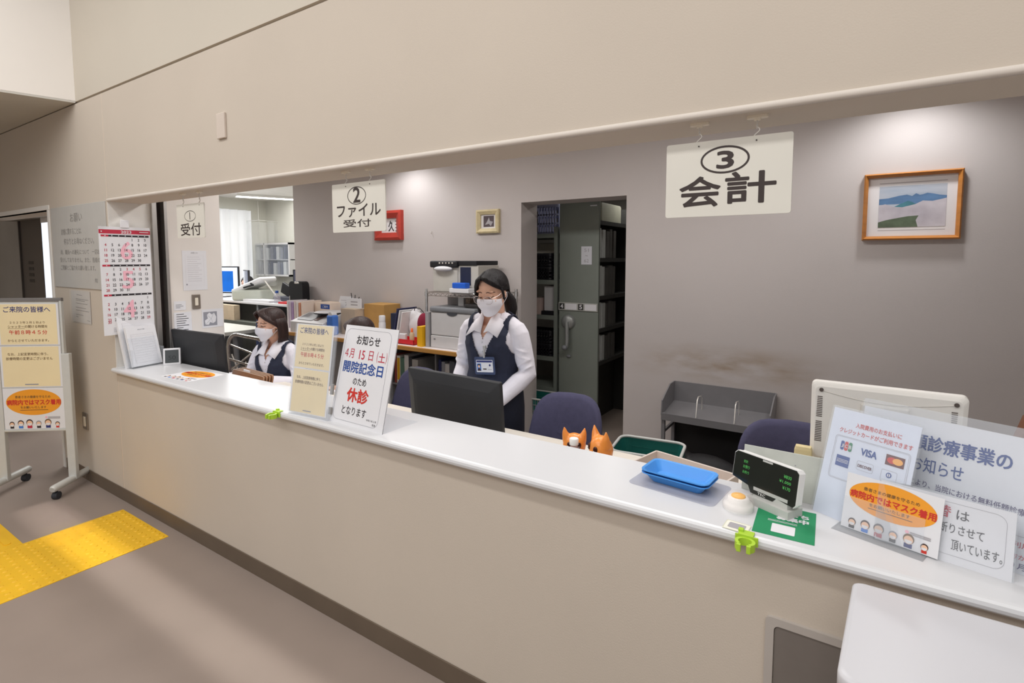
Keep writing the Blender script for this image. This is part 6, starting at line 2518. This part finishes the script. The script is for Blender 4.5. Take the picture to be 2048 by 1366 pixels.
# tall office counters carrying screens and the white machine
t = thing('office_counter', 'white-topped office counter behind the seated woman carrying screens', 'counter', (-7.15, 2.95, 0))
b = MB(); b.box((-1.75, -0.42, OH - 0.03), (1.55, 0.05, OH), 0.004); b.build('top', PAPER, t)
for x in (-1.7, -0.6, 0.5, 1.5):
    b = MB(); b.box((x - 0.02, -0.38, 0), (x + 0.02, 0.03, OH - 0.03)); b.build('side_panel', MGREY, t)
b = MB(); b.box((-1.7, 0.02, 0), (1.5, 0.04, OH - 0.03)); b.build('back_panel', mat('counter_panel_grey', (110, 114, 112), 0.6, var=0.08), t)


def flat_screen(label, x, y, w, h, z, rz, on):
    t = thing('screen', label, 'monitor', (x, y, OH), rz, 'screens in the back office')
    b = MB()
    b.box((-w / 2, 0, z), (w / 2, 0.03, z + h), 0.006)
    b.build('bezel', BLACKP, t)
    b = MB()
    b.rect(-w / 2 + 0.016, z + 0.018, w / 2 - 0.016, z + h - 0.016, -0.001)
    mt = [mat('screen_pale', (210, 222, 238), 0.3, emit=(214, 228, 246), estr=0.55)]
    if on == 2:
        b.rect(-w / 2 + 0.03, z + 0.022, w / 2 - 0.09, z + h - 0.07, -0.002, 1)
        b.outline(ell(0.022, 0.022, 18, -0.02, z + 0.09), 0.006, -0.003, 0)
        mt.append(mat('screen_blue', (24, 98, 186), 0.3, var=0.2, scale=6, emit=(14, 92, 186), estr=0.5))
    elif on == 0:
        mt = [mat('screen_off', (92, 94, 112), 0.25, var=0.1)]
    b.build('display', mt, t)
    b = MB()
    b.box((-0.12, -0.05, 0), (0.12, 0.1, 0.012), 0.003)
    b.box((-0.02, 0.01, 0.012), (0.02, 0.03, z + 0.05))
    b.build('stand', BLACKP, t)


flat_screen('screen with a blue window at the left end of the office counter', -8.0, 2.80, 0.66, 0.40, 0.06, R_(22), 2)
flat_screen('dark screen beside the blue screen on the office counter', -7.47, 2.90, 0.34, 0.36, 0.05, R_(-20), 0)
flat_screen('grey screen at the right end of the office counter next to the tall black case', -6.12, 2.95, 0.42, 0.40, 0.03, R_(18), 0)
t = thing('desk_machine', 'white desktop machine with a lifted lid on the office counter', 'machine', (-6.98, 2.80, OH), R_(25))
b = MB(); b.box((-0.28, -0.2, 0), (0.16, 0.2, 0.15), 0.03, 3); b.build('body', mat('machine_sage', (196, 200, 190), 0.5, var=0.03), t)
b = MB()
b.M = MX.Translation((-0.06, 0, 0.21)) @ MX.Rotation(R_(-22), 4, 'Y')
b.box((-0.25, -0.19, -0.035), (0.24, 0.19, 0.035), 0.03, 3)
b.build('lid', PAPER, t)
b = MB(); b.tube([(-0.09, -0.2, 0.18), (0.06, -0.205, 0.22), (0.02, -0.21, 0.24)], 0.012, 6); b.build('handle', BLACKP, t)
b = MB(); b.tube([(0.16, -0.1, 0.27), (0.36, -0.12, 0.03)], 0.012, 6); b.build('support_rod', STEEL, t)
t = thing('document_camera', 'dark folded device on the office counter right of the white machine', 'device', (-6.52, 2.92, OH))
b = MB(); b.box((-0.16, -0.1, 0), (0.2, 0.1, 0.06), 0.01); b.build('base', mat('device_slate', (62, 64, 76), 0.5, var=0.1), t)
b = MB(); b.M = MX.Translation((0.02, 0, 0.13)) @ MX.Rotation(R_(20), 4, 'Y'); b.box((-0.12, -0.02, -0.06), (0.12, 0.02, 0.09), 0.01); b.build('folded_arm', BLACKP, t)
bx('paper_stack', 'white paper stack on the office counter edge', 'paper', (-6.95, 2.55, OH), (-6.35, 2.72, OH + 0.03), PAPER, 0.002)
t = thing('bottle', 'small bottle with a blue cap on the office counter', 'bottle', (-6.28, 2.62, OH))
b = MB(); b.lathe([(0.04, 0), (0.04, 0.10), (0.018, 0.13)], n=16); b.build('body', clear_mat('bottle_clear', (200, 200, 210), 0.35, 0.1), t)
b = MB(); b.lathe([(0.02, 0.13), (0.02, 0.16), (0, 0.161)], n=14); b.build('cap', INKBL, t)
bx('red_pad', 'red pad at the right end of the office counter', 'pad', (-6.17, 2.56, OH), (-5.95, 2.68, OH + 0.025), REDP, 0.002)

# things below and in front of the office counter
t = thing('side_table', 'pale grey rounded table at the left behind the seated woman', 'table', (-6.60, 1.95, 0))
b = MB(); b.prism(rrect(1.3, 0.62, 0.08, 6), 0.73, 0.77, 'XY'); b.build('table_top', mat('table_pale', (214, 214, 206), 0.45, var=0.02), t)
for sx in (-0.55, 0.55):
    b = MB(); b.cyl((sx, 0, 0), (sx * 0.9, 0, 0.73), 0.03, n=10); b.build('leg', MGREY, t)
t = thing('draped_chair', 'chair draped with a dark blue jacket below the office counter', 'chair', (-5.72, 2.12, 0))
b = MB()
b.ball((0, 0, 0.80), (0.17, 0.10, 0.24)); b.ball((0.02, -0.02, 0.60), (0.16, 0.10, 0.2))
solid(b, 0.015, 3).build('jacket', mat('jacket_blue', (40, 52, 88), 0.9, var=0.15, scale=8), t)
b = MB(); b.box((-0.2, -0.2, 0.42), (0.2, 0.2, 0.47), 0.02); b.build('seat', BLACKP, t)
for sx in (-0.17, 0.17):
    for sy in (-0.17, 0.17):
        b = MB(); b.cyl((sx, sy, 0), (sx, sy, 0.42), 0.012, n=8); b.build('leg', CHROME, t)
bx('open_carton', 'beige open carton on the office counter shelf, left of the seated woman', 'box', (-7.5, 2.42, 0.78), (-6.95, 2.50, 0.98), mat('carton_beige', (206, 186, 160), 0.8, var=0.08), 0.0)
bx('carton_shelf', 'dark shelf under the beige carton', 'shelf', (-7.6, 2.40, 0.74), (-5.7, 2.52, 0.78), mat('shelf_olive', (94, 98, 90), 0.6, var=0.05), 0.0)

# chrome trolley behind the seated woman
t = thing('trolley', 'chrome-framed trolley with an arched handle left of the seated woman', 'trolley', (-4.68, 1.25, 0), R_(4))
b = MB()
pts = [(-0.26, 0, 0.08), (-0.26, 0, 0.72)] + [(-0.26 + 0.14 - 0.14 * cos(R_(a)), 0, 0.76 + 0.14 * sin(R_(a))) for a in range(10, 91, 16)] + [(0.16, 0, 0.885)] + [(0.30 - 0.14 + 0.14 * sin(R_(a)), 0, 0.745 + 0.14 * cos(R_(a))) for a in range(10, 91, 16)] + [(0.30, 0, 0.08)]
b.tube(pts, 0.017, 10)
b.build('arched_handle', CHROME, t)
b = MB()
b.tube([(-0.25, 0.0, 0.66), (0.29, 0.0, 0.60)], 0.012, 7)
b.build('cross_rail', CHROME, t)
b = MB()
b.tube([(-0.25, 0.02, 0.79), (0.18, 0.02, 0.72)], 0.009, 7)
b.build('upper_rail', CHROME, t)
for p0, p1 in (((-0.22, 0.0, 0.56), (0.10, 0.02, 0.76)), ((-0.24, 0.02, 0.70), (-0.16, 0.02, 0.57))):
    b = MB(); b.tube([p0, p1], 0.007, 6); b.build('brace_rod', STEEL, t)
b = MB(); b.box((-0.24, 0.0, 0.14), (0.28, 0.42, 0.54), 0.01); b.build('cloth_bin', mat('bin_mauve', (96, 82, 88), 0.8, var=0.06), t)
for sx in (-0.26, 0.30):
    for sy in (0.0, 0.44):
        b = MB(); b.lathe([(0.038, -0.012), (0.04, 0), (0.038, 0.012)], (sx, sy, 0.04), 16, axis='X'); b.build('wheel', BLACKP, t)
b = MB(); b.box((-0.27, -0.02, 0.08), (0.31, 0.46, 0.10)); b.build('base_frame', CHROME, t)

# ================================================================ RECORD STORE (behind the doorway)
SH_G = mat('shelf_sage', (128, 134, 126), 0.5, 0.1, var=0.04, scale=4)
SH_D = mat('shelf_dark', (54, 54, 52), 0.6, var=0.08)
t = thing('mobile_shelf', 'grey-green mobile shelving unit with a crank handle in the record store', 'shelving', tuple(CAM + (V((-2.30, 3.30, 0)) - CAM) * 0.926))
t.scale = (0.926, 0.926, 0.926)
b = MB()
b.box((-0.215, 0, -0.127), (0.215, 0.03, 2.17), 0.004)
b.build('end_panel', SH_G, t)
b = MB()
b.box((-0.215, -0.012, 1.085), (0.212, 0, 1.165), 0.003)
b.build('label_rail', mat('rail_pale', (176, 176, 170), 0.5, var=0.03), t)
b = MB()
for x0, x1 in ((-0.14, -0.01), (0.075, 0.20)):
    b.rect(x0, 1.095, x1, 1.155, -0.013, 0)
for s, x0 in (('4', -0.205), ('5', 0.005)):
    b.rect(x0, 1.095, x0 + 0.055, 1.155, -0.013, 1)
    b.text(s, x0 + 0.014, 1.105, x0 + 0.042, 1.147, -0.0136, 0, 0.02)
b.build('index_cards', [PAPER, SH_D], t)
b = MB()
b.lathe([(0.076, 0.0), (0.072, 0.02), (0.055, 0.040), (0.0, 0.045)], (-0.105, 0, 0.97), 26, axis='Y')
b.build('crank_hub', mat('crank_grey', (160, 162, 160), 0.4, 0.4), t)
b = MB()
b.tube([(-0.105, -0.04, 0.97), (-0.095, -0.05, 0.80), (-0.10, -0.055, 0.72)], [0.022, 0.020, 0.018], 10)
b.build('crank_arm', mat('crank_grey', (160, 162, 160), 0.4, 0.4), t)
b = MB()
b.ball((-0.11, -0.075, 0.715), (0.03, 0.03, 0.026))
b.build('crank_knob', MGREY, t)
b = MB(); b.ball((-0.10, -0.006, 0.62), (0.026, 0.012, 0.016)); b.build('lock_knob', MGREY, t)
b = MB(); b.box((0.12, -0.004, 2.11), (0.19, 0, 2.12)); b.build('name_clip', PAPER, t)
b = MB()
b.box((0, 0, 0), (0.105, 0.001, 0.165))
b.text('51', 0.03, 0.115, 0.075, 0.145, -0.0006, 1)
b.text('~', 0.04, 0.075, 0.065, 0.085, -0.0006, 1)
b.text('62', 0.03, 0.02, 0.075, 0.05, -0.0006, 1)
o = b.build('number_paper', [mat('paper_greyish', (216, 216, 222), 0.8, var=0.01), INKG], None, tuple(CAM + (V((-2.27, 3.295, 1.545)) - CAM) * 0.926))
tag(o, 'white number paper taped to the upper part of the mobile shelf', 'paper')

t = thing('open_shelf', 'grey open shelving with boxes and black baskets at the left of the record store', 'shelving', (-2.72, 2.98, 0))
for x in (-0.45, 0.345):
    for y in (0.0, 0.42):
        b = MB(); b.box((x - 0.018, y - 0.018, 0), (x + 0.018, y + 0.018, 1.90)); b.build('slotted_post', SH_G, t)
for z in (0.36, 0.66, 1.06, 1.40, 1.84):
    b = MB(); b.box((-0.46, -0.01, z - 0.04), (0.355, 0.43, z)); b.build('shelf_board', SH_G, t)
LAV = mat('basket_lavender', (164, 168, 200), 0.5, var=0.04)


def crate(label, x, y, z, w, d, h, m):
    t = thing('basket', label, 'basket', (x, y, z), 0, 'baskets in the record store')
    b = MB()
    for ring_z, hgt in ((0, 0.02), (h - 0.03, 0.03)):
        b.ring(rrect(w, d, 0.03, 4), rrect(w - 0.012, d - 0.012, 0.025, 4), ring_z, ring_z + hgt, 'XY')
    n = int(w / 0.035)
    for i in range(n + 1):
        xx = -w / 2 + 0.03 + (w - 0.06) * i / n
        for yy in (-d / 2, d / 2 - 0.006):
            b.box((xx - 0.006, yy, 0.01), (xx + 0.006, yy + 0.006, h - 0.02))
    for i in range(int(d / 0.035) + 1):
        yy = -d / 2 + 0.03 + (d - 0.06) * i / int(d / 0.035)
        for xx in (-w / 2, w / 2 - 0.006):
            b.box((xx, yy - 0.006, 0.01), (xx + 0.006, yy + 0.006, h - 0.02))
    for zz in (0.35, 0.65):
        b.ring(rrect(w, d, 0.03, 4), rrect(w - 0.01, d - 0.01, 0.025, 4), h * zz - 0.008, h * zz + 0.008, 'XY')
    b.build('basket_frame', m, t)
    b = MB(); b.prism(rrect(w - 0.014, d - 0.014, 0.028, 4), 0.001, 0.006, 'XY'); b.build('bottom', m, t)


crate('lavender plastic basket on top of the open shelving in the record store', -2.58, 3.16, 1.84, 0.40, 0.30, 0.28, LAV)
crate('upper black basket on the second shelf from the top in the record store', -2.62, 3.10, 1.535, 0.36, 0.22, 0.12, BLACKP)
crate('lower black basket on the second shelf from the top in the record store', -2.62, 3.10, 1.402, 0.36, 0.22, 0.125, BLACKP)
crate('upper black basket on the fourth shelf down in the record store', -2.62, 3.10, 0.79, 0.38, 0.22, 0.12, BLACKP)
crate('lower black basket on the fourth shelf down in the record store', -2.62, 3.10, 0.662, 0.38, 0.22, 0.12, BLACKP)
bx('upright_file', 'pale upright file with a white label behind the black baskets', 'file', (-2.50, 3.22, 1.40), (-2.40, 3.40, 1.80), LGREY, 0.003)
bx('white_label_box', 'pale bundle behind the upper black baskets', 'bundle', (-2.75, 3.24, 1.40), (-2.52, 3.4, 1.76), mat('bundle_beige', (206, 200, 186), 0.8, var=0.06), 0.01)
for k in range(3):
    bx('paper_bundle', ['tall pale paper bundle on the third shelf of the open shelving', 'short pinkish paper box on the third shelf of the open shelving', 'dark flat box at the right end of the third shelf'][k], 'bundle',
       [(-2.53, 3.02, 1.10), (-2.66, 3.0, 1.06), (-2.55, 3.0, 1.06)][k], [(-2.42, 3.3, 1.34), (-2.56, 3.2, 1.22), (-2.40, 3.35, 1.098)][k], [LGREY, mat('box_pinkish', (186, 164, 156), 0.8, var=0.06), BLACKP][k], 0.003)

# open side of the mobile unit: dark boards with pale files at the front
ms = bpy.data.objects['mobile_shelf']
FX = ms.location.x + 0.19
FY = ms.location.y
b = MB(); b.box((-0.012, 0.03, -0.127), (0.012, 0.95, 2.15)); b.build('middle_partition', SH_D, ms)
lv = [at(1203, yy, X=FX).z for yy in (722, 657, 592, 516, 441)]
for z in lv:
    zl = (z - ms.location.z) / 0.926
    b = MB(); b.box((-0.205, 0.03, zl - 0.04), (0.205, 0.95, zl)); b.build('shelf_board', SH_D, ms)
b = MB(); b.box((-0.205, 0.93, -0.127), (0.205, 0.95, 2.15)); b.build('rear_panel', SH_D, ms)
FPG = mat('file_pale_grey', (186, 188, 184), 0.7, var=0.08, scale=20)
FDK = mat('file_dark', (84, 82, 78), 0.7, var=0.1)
for k in range(4):
    z = lv[k]
    hh = (lv[k + 1] - z) * 0.80
    for m in range(5):
        b = MB()
        wk = 0.05 + 0.012 * ((k + m) % 3)
        b.box((0, 0, 0), (0.155, wk, hh * (1 - 0.04 * ((k * 3 + m) % 3))), 0.002)
        o = b.build('upright_file', FPG if m < 2 else FDK, None, (FX - 0.165, FY + 0.045 + 0.085 * m, z))
        row = ('lowest', 'second lowest', 'second highest', 'highest')[k]
        tag(o, ('%s file on the %s shelf in the mobile unit side' % (('nearest pale', 'second pale', 'third, dark', 'fourth, dark', 'farthest dark')[m], row)), 'file', 'files in the mobile shelving')
z = lv[4]
t = thing('archive_box', 'pale rounded archive box on the top shelf of the mobile unit', 'box', (FX - 0.08, FY + 0.32, z))
b = MB(); b.loft([[(p, q, zz) for p, q in rrect(0.15 * s_, 0.52 * s_, 0.04, 5)] for zz, s_ in ((0, 1), (0.15, 1.0), (0.165, 0.96))]); b.build('box_body', mat('container_olive', (176, 176, 158), 0.6, var=0.06), t)
